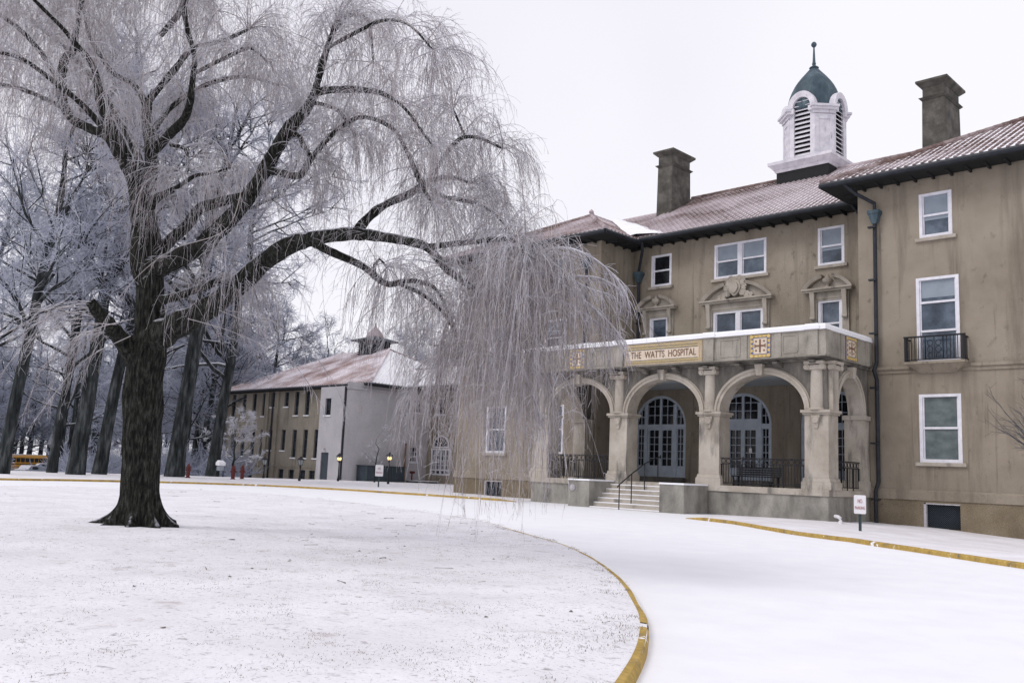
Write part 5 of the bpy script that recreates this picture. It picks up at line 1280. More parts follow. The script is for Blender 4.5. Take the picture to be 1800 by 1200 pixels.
# school bus and snow covered cars far beyond the trees
def make_bus(c, heading):
    x, y, z = c; t = thing('school_bus', 'yellow school bus with snow on its roof far behind the tree trunks', 'bus', (0, 0, 0))
    b = MB()
    prof = [(-1.15, 0.75), (1.15, 0.75), (1.18, 1.9), (1.1, 2.7), (0.8, 3.0), (-0.8, 3.0), (-1.1, 2.7), (-1.18, 1.9)]
    b.prism([(-4.0, p[0], p[1]) for p in prof], (8.0, 0, 0)); b.hull8([(4.0, -1.0, 0.7), (6.0, -0.85, 0.7), (6.0, 0.85, 0.7), (4.0, 1.0, 0.7), (4.0, -1.0, 1.75), (5.9, -0.8, 1.55), (5.9, 0.8, 1.55), (4.0, 1.0, 1.75)])
    b.build('body', M['bus_yellow'], t)
    b = MB(); b.box(3.98, 4.05, -0.98, 0.98, 1.85, 2.6)
    for s in (-1, 1):
        for k in range(8): b.box(-3.8 + 0.92 * k, -3.05 + 0.92 * k, s * 1.14 - 0.06, s * 1.14 + 0.06, 1.85, 2.5)
    b.build('window', M['dark_glass'], t)
    b = MB(); b.box(-3.95, 3.95, -0.8, 0.8, 3.003, 3.08); b.build('snow_cap', M['snow'], t)
    b = MB()
    for s in (-1, 1): b.box(-4, 4, s * 1.19 - 0.02, s * 1.19 + 0.02, 1.5, 1.6); b.box(-4, 4, s * 1.17 - 0.03, s * 1.17 + 0.03, 1.0, 1.06)
    b.box(6.0, 6.15, -1.1, 1.1, 0.5, 0.75); b.build('bumper_and_rails', M['iron'], t)
    for xx in (-2.4, 4.6):
        for s in (-1, 1): b = MB(); b.tube([(xx, s * 0.85, 0.5), (xx, s * 1.15, 0.5)], 0.5, 16); b.build('wheel', M['rubber'], t)
    for s in (-1, 1): b = MB(); b.tube([(5.9, s * 0.6, 1.1), (6.03, s * 0.6, 1.1)], 0.14, 10); b.build('headlight', M['sign_white'], t)
    t.location = c; t.rotation_euler = (0, 0, heading)
def make_car(c, heading, label, name='parked_car', grp='parked cars beyond the trees', snow=True):
    t = thing(name, label, 'car', (0, 0, 0), group=grp)
    b = MB(); prof = [(-2.2, 0.35), (2.15, 0.35), (2.25, 0.7), (2.1, 0.92), (1.1, 1.0), (0.5, 1.45), (-1.1, 1.48), (-1.8, 1.02), (-2.2, 0.95)]
    b.prism([(p[0], -0.85, p[1]) for p in prof], (0, 1.7, 0)); b.build('body', M['car_paint'], t)
    b = MB(); b.hull8([(0.5, -0.75, 1.42), (1.06, -0.75, 1.03), (1.06, 0.75, 1.03), (0.5, 0.75, 1.42), (0.53, -0.75, 1.45), (1.1, -0.75, 1.06), (1.1, 0.75, 1.06), (0.53, 0.75, 1.45)])
    for s in (-1, 1): b.box(-1.0, 0.4, s * 0.86 - 0.02, s * 0.86 + 0.02, 1.03, 1.38)
    b.build('window', M['dark_glass'], t)
    b = MB(); b.box(-1.1, 0.45, -0.8, 0.8, 1.485, 1.58); b.hull8([(1.1, -0.8, 1.0), (2.1, -0.8, 0.93), (2.1, 0.8, 0.93), (1.1, 0.8, 1.0), (1.1, -0.75, 1.10), (2.05, -0.75, 1.02), (2.05, 0.75, 1.02), (1.1, 0.75, 1.10)])
    b.hull8([(0.55, -0.72, 1.46), (1.08, -0.74, 1.08), (1.08, 0.74, 1.08), (0.55, 0.72, 1.46), (0.57, -0.72, 1.53), (1.12, -0.74, 1.14), (1.12, 0.74, 1.14), (0.57, 0.72, 1.53)]); b.build('snow_cap', M['snow'], t)
    for xx in (-1.4, 1.4):
        for s in (-1, 1): b = MB(); b.tube([(xx, s * 0.68, 0.33), (xx, s * 0.87, 0.33)], 0.33, 14); b.build('wheel', M['rubber'], t)
    t.location = c; t.rotation_euler = (0, 0, heading)
bp = at(37, 834, 146); make_bus((bp[0], bp[1], bp[2] + 0.15), R(-62))
p = at(48, 836, 128); make_car((p[0], p[1], p[2] - 0.1), R(-48), 'snow covered car parked in front of the school bus')
p = at(74, 833, 140); make_car((p[0], p[1], zg(p[0], p[1]) + 0.5), R(-95), 'grey car half hidden behind a dark tree trunk beside the bus')

def house(c, heading, label, w=11, d=8, h=3.4):
    t = thing('distant_house', label, 'house', (0, 0, 0), group='houses beyond the trees')
    b = MB(); b.box(-w / 2, w / 2, -d / 2, d / 2, -2, h); 
    for s in (-1, 1): b.prism([(s * w / 2 * 0.999, -d / 2, h), (s * w / 2 * 0.999, d / 2, h), (s * w / 2 * 0.999, 0, h + d * 0.36)], (-s * 0.05, 0, 0))
    b.build('wall', M['siding'], t)
    b = MB()
    for s in (-1, 1): b.hull8([(-w / 2 - 0.5, s * (d / 2 + 0.5), h - 0.3), (w / 2 + 0.5, s * (d / 2 + 0.5), h - 0.3), (w / 2 + 0.5, 0, h + d * 0.36), (-w / 2 - 0.5, 0, h + d * 0.36), (-w / 2 - 0.5, s * (d / 2 + 0.5), h), (w / 2 + 0.5, s * (d / 2 + 0.5), h), (w / 2 + 0.5, 0, h + d * 0.36 + 0.3), (-w / 2 - 0.5, 0, h + d * 0.36 + 0.3)])
    b.build('roof', M['snow'], t)
    for k in range(4): b = MB(); u = -w / 2 + w * (k + 0.5) / 4; b.box(u - 0.5, u + 0.5, -d / 2 - 0.05, -d / 2 + 0.05, 0.9, 2.3); b.build('window', M['annex_glass'], t)
    t.location = c; t.rotation_euler = (0, 0, heading)
for px, py, dd, hd, lb in ((150, 757, 190, 60, 'pale house with white snowy roof seen between two tree trunks left of the willow'), (214, 793, 180, 20, 'snowy roofed house half hidden behind the willow trunk'), (286, 788, 190, 40, 'snowy roofed house glimpsed just right of the willow trunk')):
    p = at(px, py, dd); house((p[0], p[1], p[2] - 6.3), R(hd), lb)

# ------------------------------------------------------------------ the weeping willow
D0 = 17.0
WL = thing('willow_tree', 'big weeping willow with dark crooked trunk and ice coated hanging twigs on the lawn', 'tree', tuple(TREE))

def bark_tube(pts, rad, sides=18, step=0.09, gnarl=0.10, furrow=0.05, roots=None):
    """tapering limb with knots and furrows"""
    pr = catmull([np.append(p, r) for p, r in zip(pts, rad)], step)
    C, r = pr[:, :3], pr[:, 3]
    n = len(C); T = np.gradient(C, axis=0); T /= np.linalg.norm(T, axis=1, keepdims=True) + 1e-9
    A = np.empty_like(C); a = np.cross(T[0], (0.3, 0.9, 0.1)); a /= np.linalg.norm(a)
    for i in range(n):                                               # parallel transport
        a = a - T[i] * (a @ T[i]); a /= np.linalg.norm(a); A[i] = a
    B = np.cross(T, A); V = np.empty((n, sides, 3)); sd_ = random.random() * 50
    for i in range(n):
        for k in range(sides):
            q = 2 * math.pi * k / sides; d = math.cos(q) * A[i] + math.sin(q) * B[i]; p = C[i] + d * r[i]
            g = mnoise.noise(Vector(p * (0.35 / max(r[i], 0.04)) * 0.5 + sd_)) * gnarl * 1.6 + mnoise.noise(Vector((p[0] * 3.1, p[1] * 3.1, p[2] * 2.1))) * gnarl * 0.5
            f = mnoise.noise(Vector((math.cos(q) * 5.2 + sd_, math.sin(q) * 5.2, i * step * 0.9 / 0.5))) * furrow + mnoise.noise(Vector((math.cos(q) * 11 + sd_, math.sin(q) * 11, i * step * 2.2))) * furrow * 0.8
            rr = r[i] * (1 + g + f)
            if roots:
                for ang, ln, hh in roots:
                    h = max(0.0, p[2] - TREE[2] - 0.19)
                    dd = math.atan2(d[1], d[0]) - ang; dd = (dd + math.pi) % (2 * math.pi) - math.pi
                    rr += ln * math.exp(-(dd / 0.19) ** 2) * math.exp(-max(0, h) / hh)
            V[i, k] = C[i] + d * rr
    V = V.reshape(-1, 3); ii = np.arange(n * sides).reshape(n, sides)
    q = np.stack([ii[:-1], np.roll(ii[:-1], -1, 1), np.roll(ii[1:], -1, 1), ii[1:]], -1).reshape(-1, 4)
    return V, q, C, r

def trace(L, k=1.0):
    """(x, y, r, depth offset) in photograph pixels -> points and radii in metres"""
    P = [at(x, y, D0 + dz) for x, y, r, dz in L]; rr = [r * (D0 + dz) / FPX * k for x, y, r, dz in L]
    return P, rr

TRUNK = [(246, 962, 50, 0), (245, 938, 43, 0), (245, 915, 40, 0), (246, 860, 37, 0), (248, 800, 37, 0), (250, 730, 37.5, 0), (252, 670, 38, 0), (259, 620, 36, 0), (264, 585, 32, 0), (264, 545, 28, 0), (263, 505, 27, 0),
         (257, 470, 31, 0), (256, 430, 29, 0), (254, 395, 26, 0), (249, 360, 22, 0), (243, 335, 17, 0)]
LIMBS = [
 # left leaders
 [(246, 350, 19, 0), (234, 312, 14, 0), (212, 272, 12.5, .1), (190, 240, 11, .3), (160, 226, 10, .5), (126, 208, 9, .7), (110, 180, 9, .8), (108, 140, 9, .9), (114, 104, 8, 1.0), (128, 90, 7, 1.0), (135, 48, 5, 1.1), (146, -10, 4.5, 1.2), (150, -70, 4, 1.3), (175, -140, 3, 1.2)],
 [(236, 315, 11, -.1), (214, 258, 10, -.4), (190, 212, 10, -.7), (176, 176, 9, -.9), (170, 138, 7, -1.0), (158, 108, 6, -1.1), (135, 80, 5, -1.3), (110, 50, 4, -1.6), (70, 10, 3.5, -2.0), (20, -40, 3, -2.4)],
 [(108, 188, 5, .8), (60, 165, 4.5, 1.2), (10, 150, 4, 1.5), (-50, 150, 3.5, 1.7), (-110, 170, 2.5, 1.9)],
 # centre leaders
 [(256, 350, 15, .2), (266, 300, 13, .5), (263, 250, 11, .7), (258, 205, 10, .9), (262, 178, 8, 1.0), (280, 155, 6, 1.0), (305, 125, 6, 1.1), (340, 85, 5, 1.1), (392, 72, 4, 1.2), (440, 50, 3, 1.2)],
 [(258, 190, 7, .9), (236, 150, 6, 1.3), (200, 128, 5, 1.7), (165, 80, 4, 2.1), (150, 30, 3.5, 2.4), (140, -30, 3, 2.6)],
 [(272, 262, 10, .5), (300, 235, 9, .1), (322, 212, 8.5, -.2), (333, 185, 7.5, -.4), (338, 145, 6, -.6), (342, 100, 5, -.8), (330, 55, 5, -1.0), (325, 10, 5, -1.1), (345, -50, 4, -1.2), (390, -100, 3, -1.4)],
 [(283, 62, 5, .9), (300, 42, 6, .8), (318, 18, 6, .8), (322, -20, 5, .8), (300, -80, 4, .9), (260, -150, 3, 1.0)],
 [(258, 372, 10, -.3), (276, 348, 8, -.5), (296, 338, 6.5, -.6), (318, 325, 4, -.7), (345, 308, 4, -.8), (372, 305, 2.5, -.9), (405, 294, 2, -1.0)],
 [(300, 255, 4, .2), (325, 262, 4, 0), (331, 290, 3.5, -.1), (328, 305, 2.5, -.1)],
 # big diagonal limb
 [(268, 470, 24, -.1), (300, 462, 18, -.3), (330, 445, 18, -.5), (352, 436, 19, -.6), (376, 412, 17, -.7), (405, 385, 16, -.9), (432, 352, 15, -1.0), (460, 308, 13.5, -1.2), (488, 258, 12.5, -1.4), (508, 226, 12.5, -1.5), (532, 200, 10, -1.6), (550, 172, 8, -1.7), (560, 138, 6.5, -1.8), (573, 92, 6, -1.9), (584, 60, 5, -2.0), (592, 35, 3.5, -2.1)],
 [(276, 450, 13, .2), (302, 420, 11, .1), (328, 398, 11, -.1), (350, 368, 10.5, -.4), (390, 354, 10, -.7), (430, 345, 9, -.95)],
 [(478, 300, 8, -1.3), (504, 306, 7.5, -1.5), (528, 308, 7.5, -1.7), (540, 288, 6.5, -1.8), (556, 268, 5.5, -2.0), (574, 246, 5, -2.1), (604, 220, 4.5, -2.2), (640, 206, 4.5, -2.3), (690, 226, 4, -2.4), (716, 268, 4.5, -2.5), (738, 318, 5, -2.5), (760, 360, 3, -2.6)],
 [(500, 237, 6, -1.5), (524, 238, 6, -1.6), (534, 258, 5.5, -1.7), (548, 278, 5, -1.8)],
 [(556, 162, 8, -1.7), (586, 158, 7.5, -2.0), (640, 158, 6.5, -2.4), (680, 168, 4.5, -2.7), (716, 196, 3, -3.0), (760, 258, 2, -3.2)],
 [(560, 120, 4.5, -1.8), (600, 36, 4, -1.5), (640, 30, 3.5, -1.2), (652, 60, 3, -1.0), (656, 110, 2, -.9)],
 [(575, 85, 4, -1.9), (630, 55, 4, -2.6), (675, 36, 3.5, -3.0), (720, 45, 2.5, -3.4), (762, 90, 1.8, -3.7)],
 [(548, 180, 4, -1.7), (575, 186, 4, -1.4), (600, 200, 4, -1.1), (625, 240, 3, -.9)],
 # great arching limb over the drive
 [(262, 598, 34, 0), (300, 578, 27, -.2), (342, 556, 23, -.4), (390, 525, 20.5, -.7), (430, 492, 20, -.9), (470, 456, 19, -1.1), (512, 430, 18, -1.3), (560, 418, 15, -1.5), (612, 411, 13.5, -1.8), (664, 415, 11, -2.1), (712, 423, 9.5, -2.4), (748, 433, 9, -2.6), (768, 452, 8, -2.7), (784, 472, 7.5, -2.8), (806, 488, 7, -2.9), (828, 505, 6, -3.0), (842, 518, 4.5, -3.1)],
 [(750, 434, 6.5, -2.6), (786, 430, 6, -2.9), (838, 424, 5.5, -3.2), (882, 420, 5, -3.5), (908, 425, 4.5, -3.7), (922, 446, 4, -3.8), (935, 456, 3.5, -3.9)],
 [(626, 408, 10, -1.9), (652, 378, 9, -1.8), (684, 356, 8, -1.7), (722, 340, 7.5, -1.7), (752, 318, 5.5, -1.7), (790, 312, 4, -1.7), (830, 322, 3, -1.8)],
 [(748, 322, 5, -1.7), (778, 345, 4.5, -2.0), (812, 352, 4, -2.2), (856, 366, 3, -2.4), (895, 402, 2, -2.5)],
 [(756, 318, 4, -1.7), (780, 276, 4.5, -1.5), (796, 256, 5, -1.4), (816, 241, 4.5, -1.3), (846, 244, 3.5, -1.2), (884, 262, 2, -1.2)],
 [(818, 240, 2.5, -1.3), (806, 214, 2.3, -1.2), (797, 192, 1.8, -1.1)],
 [(552, 428, 9, -1.5), (588, 445, 8, -1.4), (638, 468, 7, -1.3), (664, 490, 6.5, -1.2), (684, 500, 6.5, -1.2), (712, 494, 5.5, -1.2), (742, 496, 4.5, -1.2), (770, 512, 3.5, -1.2), (792, 560, 3, -1.2), (812, 600, 2, -1.2)],
 [(660, 487, 3.5, -1.2), (658, 466, 3.2, -1.1), (667, 455, 2.8, -1.1), (680, 470, 2, -1.1)],
 [(698, 497, 4.5, -1.2), (742, 517, 4, -1.6), (778, 548, 4, -1.9), (802, 588, 3, -2.1), (822, 640, 2, -2.2)],
 # stub and low limb on the left
 [(276, 530, 11, -.1), (310, 521, 8.5, -.3), (342, 510, 7.5, -.4), (376, 497, 8, -.5), (398, 492, 6, -.6)],
 [(244, 640, 26, 0), (226, 612, 19, -.2), (206, 588, 16, -.4), (186, 566, 14, -.7), (170, 546, 12, -.9), (160, 530, 9, -1.0)],
 # limbs above and outside the frame, towards and away from the viewer
 [(256, 330, 10, .3), (240, 270, 8, 1.2), (215, 220, 7, 2.0), (180, 160, 5.5, 2.8), (120, 90, 4.5, 3.4), (60, 40, 3, 3.8)],
 [(232, 305, 8, -.2), (200, 250, 7, -1.2), (150, 190, 6, -2.2), (90, 140, 5, -2.9), (30, 100, 4, -3.4), (-40, 90, 3, -3.8)],
 [(108, 150, 6, .9), (70, 90, 5, .8), (20, 40, 4.5, .7), (-50, 0, 4, .6), (-130, -20, 3, .5)],
 [(263, 240, 6, .7), (300, 190, 5, 1.6), (360, 150, 5, 2.4), (430, 135, 4, 3.0), (490, 150, 3, 3.4)],
 [(340, 130, 4, -.6), (400, 100, 4, -1.4), (440, 85, 3, -1.8), (470, 110, 2, -2.0)],
]
roots = [(R(222), 0.66, 0.17), (R(272), 0.42, 0.20), (R(318), 0.36, 0.18), (R(2), 0.46, 0.22), (R(40), 0.42, 0.22), (R(95), 0.4, 0.25), (R(150), 0.5, 0.2), (R(185), 0.3, 0.22)]
P, rr = trace(TRUNK, 0.84)
# the foot goes down into the snow
V, q, C, r = bark_tube(P, rr, sides=72, step=0.04, gnarl=0.07, furrow=0.115, roots=roots)
fast_mesh('trunk', V, q, M['bark'], WL)
LIMB_CR = []
for L in LIMBS:
    P, rr = trace(L, 0.88)
    big = L[0][2] > 15
    V, q, C, r = bark_tube(P, rr, sides=36 if big else 12, step=0.06 if big else 0.08, gnarl=0.13, furrow=0.06 if big else 0.03)
    fast_mesh('limb', V, q, M['bark'], WL)
    LIMB_CR.append((C, r))

def droop(starts, dirs, length, K, g, wob=0.06):
    """polylines that leave along dirs and bend over towards the ground"""
    N = len(starts); P = np.empty((N, K, 3)); P[:, 0] = starts; d = dirs / (np.linalg.norm(dirs, axis=1, keepdims=True) + 1e-9)
    st = (length / (K - 1))[:, None]
    ph = rng.normal(0, 1, (N, 3)) * wob
    for k in range(1, K):
        d = d + np.array([0, 0, -1.0]) * g[:, None] * st + ph * st * 2 + rng.normal(0, wob * 0.8, (N, 3)) * np.sqrt(st)
        d /= np.linalg.norm(d, axis=1, keepdims=True); P[:, k] = P[:, k - 1] + d * st
    return P
def lerp_path(P, t):
    """points and tangents at parameters t (N,) of paths P (N,K,3)"""
    K = P.shape[1]; f = t * (K - 1); i = np.minimum(f.astype(int), K - 2); w = (f - i)[:, None]; n = np.arange(len(P))
    a, b = P[n, i], P[n, i + 1]; d = b - a
    return a + d * w, d / (np.linalg.norm(d, axis=1, keepdims=True) + 1e-9)
def rand_dirs(N, up_lo, up_hi, bias=None, bw=0.0):
    a = rng.uniform(0, 2 * math.pi, N); e = rng.uniform(up_lo, up_hi, N)
    d = np.stack([np.cos(a) * np.cos(e), np.sin(a) * np.cos(e), np.sin(e)], -1)
    if bias is not None: d = d + bias * bw
    return d / np.linalg.norm(d, axis=1, keepdims=True)

ice_parts, tan_parts = [], []
def hang(starts, tang, Lmin, Lmax, tw=6, r0=0.0034, frac=0.45, gmin=1.5, gmax=4.5, cut=None):
    """hanging strands with small side twiglets"""
    N = len(starts); K = 9
    L = rng.uniform(Lmin, Lmax, N) * rng.uniform(0.7, 1.0, N)
    floor = starts[:, 2] - 0.25; L = np.minimum(L, np.maximum(0.3, floor * 1.0))
    if cut:                                                          # how low the curtain hangs along its width
        v_ = starts - CPOS; dep = v_ @ CF; sx = 900 + FPX * (v_ @ CR) / dep; sy = 600 - FPX * (v_ @ CU) / dep
        lim = np.interp(sx, cut[0], cut[1]) * rng.normal(1.0, 0.045, N)
        L = np.minimum(L, np.maximum(0.15, (lim - sy) * dep / FPX))
    d = tang + rng.normal(0, 0.35, (N, 3)) + np.array([0, 0, -0.25])
    P = droop(starts, d, L, K, rng.uniform(gmin, gmax, N), 0.13)
    Rr = r0 * np.linspace(1.0, 0.45, K)[None] * rng.uniform(0.7, 1.3, (N, 1))
    ice = rng.random(N) < frac
    if ice.any(): ice_parts.append(strands(P[ice], Rr[ice] * 1.12))
    if (~ice).any(): tan_parts.append(strands(P[~ice], Rr[~ice]))
    if tw:
        n2 = N * tw; rep = np.repeat(np.arange(N), tw); t = rng.uniform(0.12, 0.98, n2)
        s, tg = lerp_path(P[rep], t)
        d2 = tg * 0.8 + rng.normal(0, 0.6, (n2, 3)); l2 = rng.uniform(0.06, 0.30, n2) * np.minimum(1, L[rep])
        P2 = droop(s, d2, l2, 3, np.full(n2, 3.0), 0.05); R2 = 0.0025 * np.array([1.0, 0.85, 0.55])[None] * rng.uniform(0.7, 1.3, (n2, 1))
        i2 = rng.random(n2) < frac + 0.1
        ice_parts.append(strands(P2[i2], R2[i2])); tan_parts.append(strands(P2[~i2], R2[~i2]))

def fountain(starts, outward, n_each, L, bw, per, hmin, hmax, up=(0.0, 1.0), frac=0.45, r=0.0085, tw=5, g=(0.5, 1.3), cut=None):
    """secondary stems arching out of each start, with strands hanging from them"""
    starts = np.repeat(starts, n_each, 0); N = len(starts); outw = np.repeat(outward, n_each, 0)
    d = rand_dirs(N, up[0], up[1], outw, bw)
    ln = rng.uniform(L[0], L[1], N); K = 9
    P = droop(starts, d, ln, K, rng.uniform(g[0], g[1], N), 0.10)
    P[:, :, 2] = np.maximum(P[:, :, 2], 0.5)
    Rr = r * np.linspace(1, 0.35, K)[None] * rng.uniform(0.6, 1.3, (N, 1))
    ice = rng.random(N) < frac
    if ice.any(): ice_parts.append(strands(P[ice], Rr[ice] * 1.1, 4))
    if (~ice).any(): tan_parts.append(strands(P[~ice], Rr[~ice], 4))
    n2 = N * per; rep = np.repeat(np.arange(N), per); t = np.clip(rng.beta(1.6, 1.0, n2), 0.1, 1.0)
    s, tg = lerp_path(P[rep], t)
    hang(s, tg * 0.7, hmin, hmax, tw, frac=frac, cut=cut)
    return P

up_v = np.array([0, 0, 1.0])
for (C, r), L in zip(LIMB_CR, LIMBS):
    T = np.gradient(C, axis=0); T /= np.linalg.norm(T, axis=1, keepdims=True)
    thin = np.where(r < 0.075)[0]
    if len(thin) == 0: continue
    n = len(thin); ln = n * 0.08
    xs = (C @ CR - CPOS @ CR)
    # tips and thin stretches sprout many stems, the bare middle of a limb few
    tipx = 900 + FPX * ((C[-1] - CPOS) @ CR) / ((C[-1] - CPOS) @ CF); tipy = 600 - FPX * ((C[-1] - CPOS) @ CU) / ((C[-1] - CPOS) @ CF)
    edge = tipx > 450 and tipy < 420
    Ls, Hs = ((0.25, 0.85), (0.4, 1.35)) if edge else ((0.45, 1.35), (0.5, 1.8))
    k = max(3, int(ln * 5)); w = np.clip(0.085 - r[thin], 0.005, None) ** 1.0 * np.linspace(0.25, 1.0, n); w /= w.sum()
    sel = rng.choice(thin, k, p=w)
    outw = T[sel] + np.array([0, 0, 0.2])
    fountain(C[sel], outw, 2, Ls, 0.5, 10, *Hs, frac=0.55)
    tip = np.full(5, len(C) - 1)
    fountain(C[tip], T[tip], 2, (Ls[0], Ls[1] * 1.15), 0.5, 12, *Hs, up=(-0.1, 1.1), frac=0.55)
    # upright suckers and short shoots straight from the wood
    if L[0][0] < 300 and L[0][1] < 400: continue                       # the left leaders stay bare
    kk = max(2, int(len(C) * 0.08 * 1.5)); sel = rng.integers(len(C) // 4, len(C), kk)
    fountain(C[sel], T[sel], 1, (0.3, 0.9), 0.2, 5, 0.3, 1.3, up=(0.2, 1.3), r=0.007)
# the heavy curtain over the end of the great limb
cur = []
for x, y, dz in [(850, 522, -3.1), (880, 500, -3.3), (925, 455, -3.8), (905, 470, -3.6), (868, 540, -3.3), (858, 600, -3.4), (890, 640, -3.5), (842, 518, -3.0), (935, 458, -4.0), (900, 425, -3.7)]: cur.append(at(x, y, D0 + dz))
cur = np.array(cur)
CUT = ([780, 815, 850, 900, 940, 985, 1030, 1070, 1105], [800, 850, 905, 935, 890, 800, 720, 645, 560])
rightward = CR * 1.0 + up_v * 0.25
fountain(cur, np.repeat(rightward[None], len(cur), 0), 5, (0.25, 1.15), 0.8, 8, 0.8, 3.2, up=(-0.2, 0.9), frac=0.34, tw=6, g=(0.5, 1.2), cut=CUT, r=0.007)
fountain(cur, np.repeat(rightward[None] * 0.3, len(cur), 0), 6, (0.3, 0.9), 0.3, 7, 1.2, 4.0, up=(-0.3, 0.8), frac=0.30, tw=5, cut=CUT, r=0.007)
# bright iced boughs reaching to the right, in front of the facade
ARCS = [[(890, 470, -3.6), (960, 440, -4.0), (1000, 436, -4.1), (1040, 452, -4.2), (1075, 480, -4.3), (1098, 512, -4.3), (1108, 542, -4.3)],
        [(905, 478, -3.7), (985, 486, -4.0), (1040, 508, -4.2), (1078, 520, -4.3), (1092, 540, -4.3)],
        [(930, 470, -3.8), (990, 500, -4.1), (1030, 530, -4.2), (1065, 560, -4.3), (1098, 600, -4.4)],
        [(1000, 485, -4.0), (1050, 488, -4.2), (1085, 505, -4.3), (1096, 522, -4.3)],
        [(925, 520, -3.8), (990, 530, -4.1), (1040, 560, -4.2), (1080, 590, -4.3), (1102, 616, -4.3)],
        [(870, 560, -3.5), (905, 620, -3.7), (935, 690, -3.9), (950, 730, -4.0)],
        [(820, 520, -3.0), (790, 560, -2.9), (775, 600, -2.9), (770, 650, -2.9)]]
for A in ARCS:
    pts = [at(x, y, D0 + d) for x, y, d in A]; pr = catmull(pts, 0.07)
    ice_parts.append(strands(pr[None], np.linspace(0.019, 0.008, len(pr))[None], 5))
    sel = rng.integers(len(pr) // 5, len(pr), len(pr) * 2); T = np.gradient(pr, axis=0); T /= np.linalg.norm(T, axis=1, keepdims=True)
    hang(pr[sel], T[sel], 0.12, 0.5, 3, r0=0.006, frac=0.95)
    sel = rng.integers(len(pr) // 4, int(len(pr) * 0.85), 16); hang(pr[sel], T[sel], 0.5, 2.6, 6, frac=0.3, cut=CUT)
# spray of long shoots from the low left limb
e = LIMB_CR[27][0]; sel = rng.integers(len(e) // 2, len(e), 22)
d = rand_dirs(22, -0.15, 0.35, -CR + CF * -0.1, 1.4)
P = droop(e[sel], d, rng.uniform(0.9, 2.4, 22), 10, rng.uniform(0.15, 0.75, 22), 0.06)
tan_parts.append(strands(P, 0.0065 * np.linspace(1, 0.4, 10)[None] * np.ones((22, 1)), 4))
rep = np.repeat(np.arange(22), 8); s, tg = lerp_path(P[rep], rng.uniform(0.2, 1, len(rep))); hang(s, tg, 0.2, 1.0, 4, frac=0.7)
# long shoots in front of the trunk, and across the view of the annex
SH = [[(430, 300, -2.2), (400, 400, -2.3), (300, 440, -2.4), (228, 500, -2.5), (180, 570, -2.6)], [(385, 545, -1.0), (450, 575, -1.1), (500, 620, -1.2), (540, 670, -1.3), (570, 720, -1.4)],
      [(395, 545, -1.0), (470, 560, -1.2), (530, 600, -1.5), (580, 660, -1.6), (600, 700, -1.7)], [(330, 560, -.6), (400, 580, -.9), (470, 610, -1.2), (520, 640, -1.4)], [(235, 560, -1.0), (150, 585, -1.3), (80, 640, -1.6), (40, 730, -1.8)], [(230, 590, -1.0), (140, 640, -1.4), (60, 740, -1.8)],
      [(150, 548, -1.1), (80, 552, -1.5), (20, 580, -1.8), (-20, 600, -2)], [(205, 570, -1.0), (120, 570, -1.4), (50, 600, -1.7), (0, 660, -2)]]
for A in SH:
    pr = catmull([at(x, y, D0 + d) for x, y, d in A], 0.08); T = np.gradient(pr, axis=0); T /= np.linalg.norm(T, axis=1, keepdims=True)
    tan_parts.append(strands(pr[None], np.linspace(0.008, 0.0035, len(pr))[None], 5)); sel = rng.integers(len(pr) // 4, len(pr), 16); hang(pr[sel], T[sel], 0.2, 0.6, 3, frac=0.75)
# filler: strands from high unseen boughs over the top and left edges of the picture
fs = np.array([at(x, y, D0 + d) for x, y, d in zip(rng.uniform(-120, 400, 150), rng.uniform(-150, 40, 150), rng.uniform(-0.6, 4.5, 150))])
fs = fs[[p for p in range(150) if (fs[p] @ CR) < 0]]
fountain(fs[:95], np.zeros_like(fs[:95]), 2, (0.4, 1.3), 0.0, 11, 0.6, 2.0, up=(-0.3, 0.9), tw=5)
fs = np.array([at(x, y, D0 + d) for x, y, d in zip(rng.uniform(-100, 330, 40), rng.uniform(90, 330, 40), rng.uniform(0.6, 4.0, 40))])
fountain(fs, np.zeros_like(fs), 1, (0.4, 1.2), 0.0, 11, 0.6, 1.8, up=(-0.3, 0.9), tw=5)
v, q = join_arrays(ice_parts); fast_mesh('icy_twigs', v, q, M['twig_ice'], WL)
v, q = join_arrays(tan_parts); fast_mesh('hanging_twigs', v, q, M['twig_tan'], WL)
del ice_parts, tan_parts

# ------------------------------------------------------------------ big frosted trees of the wood behind
def branchy(start, direction, length, n, K, spread, g=0.0, wob=0.25):
    N = len(start); d = direction / np.linalg.norm(direction, axis=1, keepdims=True)
    P = np.empty((N, K, 3)); P[:, 0] = start; st = (length / (K - 1))[:, None]
    for k in range(1, K):
        d = d + rng.normal(0, wob, (N, 3)) * np.sqrt(st / 3 + 0.05) + np.array([0, 0, g]) * st
        d /= np.linalg.norm(d, axis=1, keepdims=True); P[:, k] = P[:, k - 1] + d * st
    return P
def children(P, m, t0, t1, spread, lo, hi, K, g, wob, shrink=None):
    N = len(P); rep = np.repeat(np.arange(N), m); t = rng.uniform(t0, t1, N * m); s, tg = lerp_path(P[rep], t)
    d = tg + rng.normal(0, spread, (N * m, 3)); ln = rng.uniform(lo, hi, N * m) * (1.15 - 0.6 * t)
    return branchy(s, d, ln, None, K, spread, g, wob), t
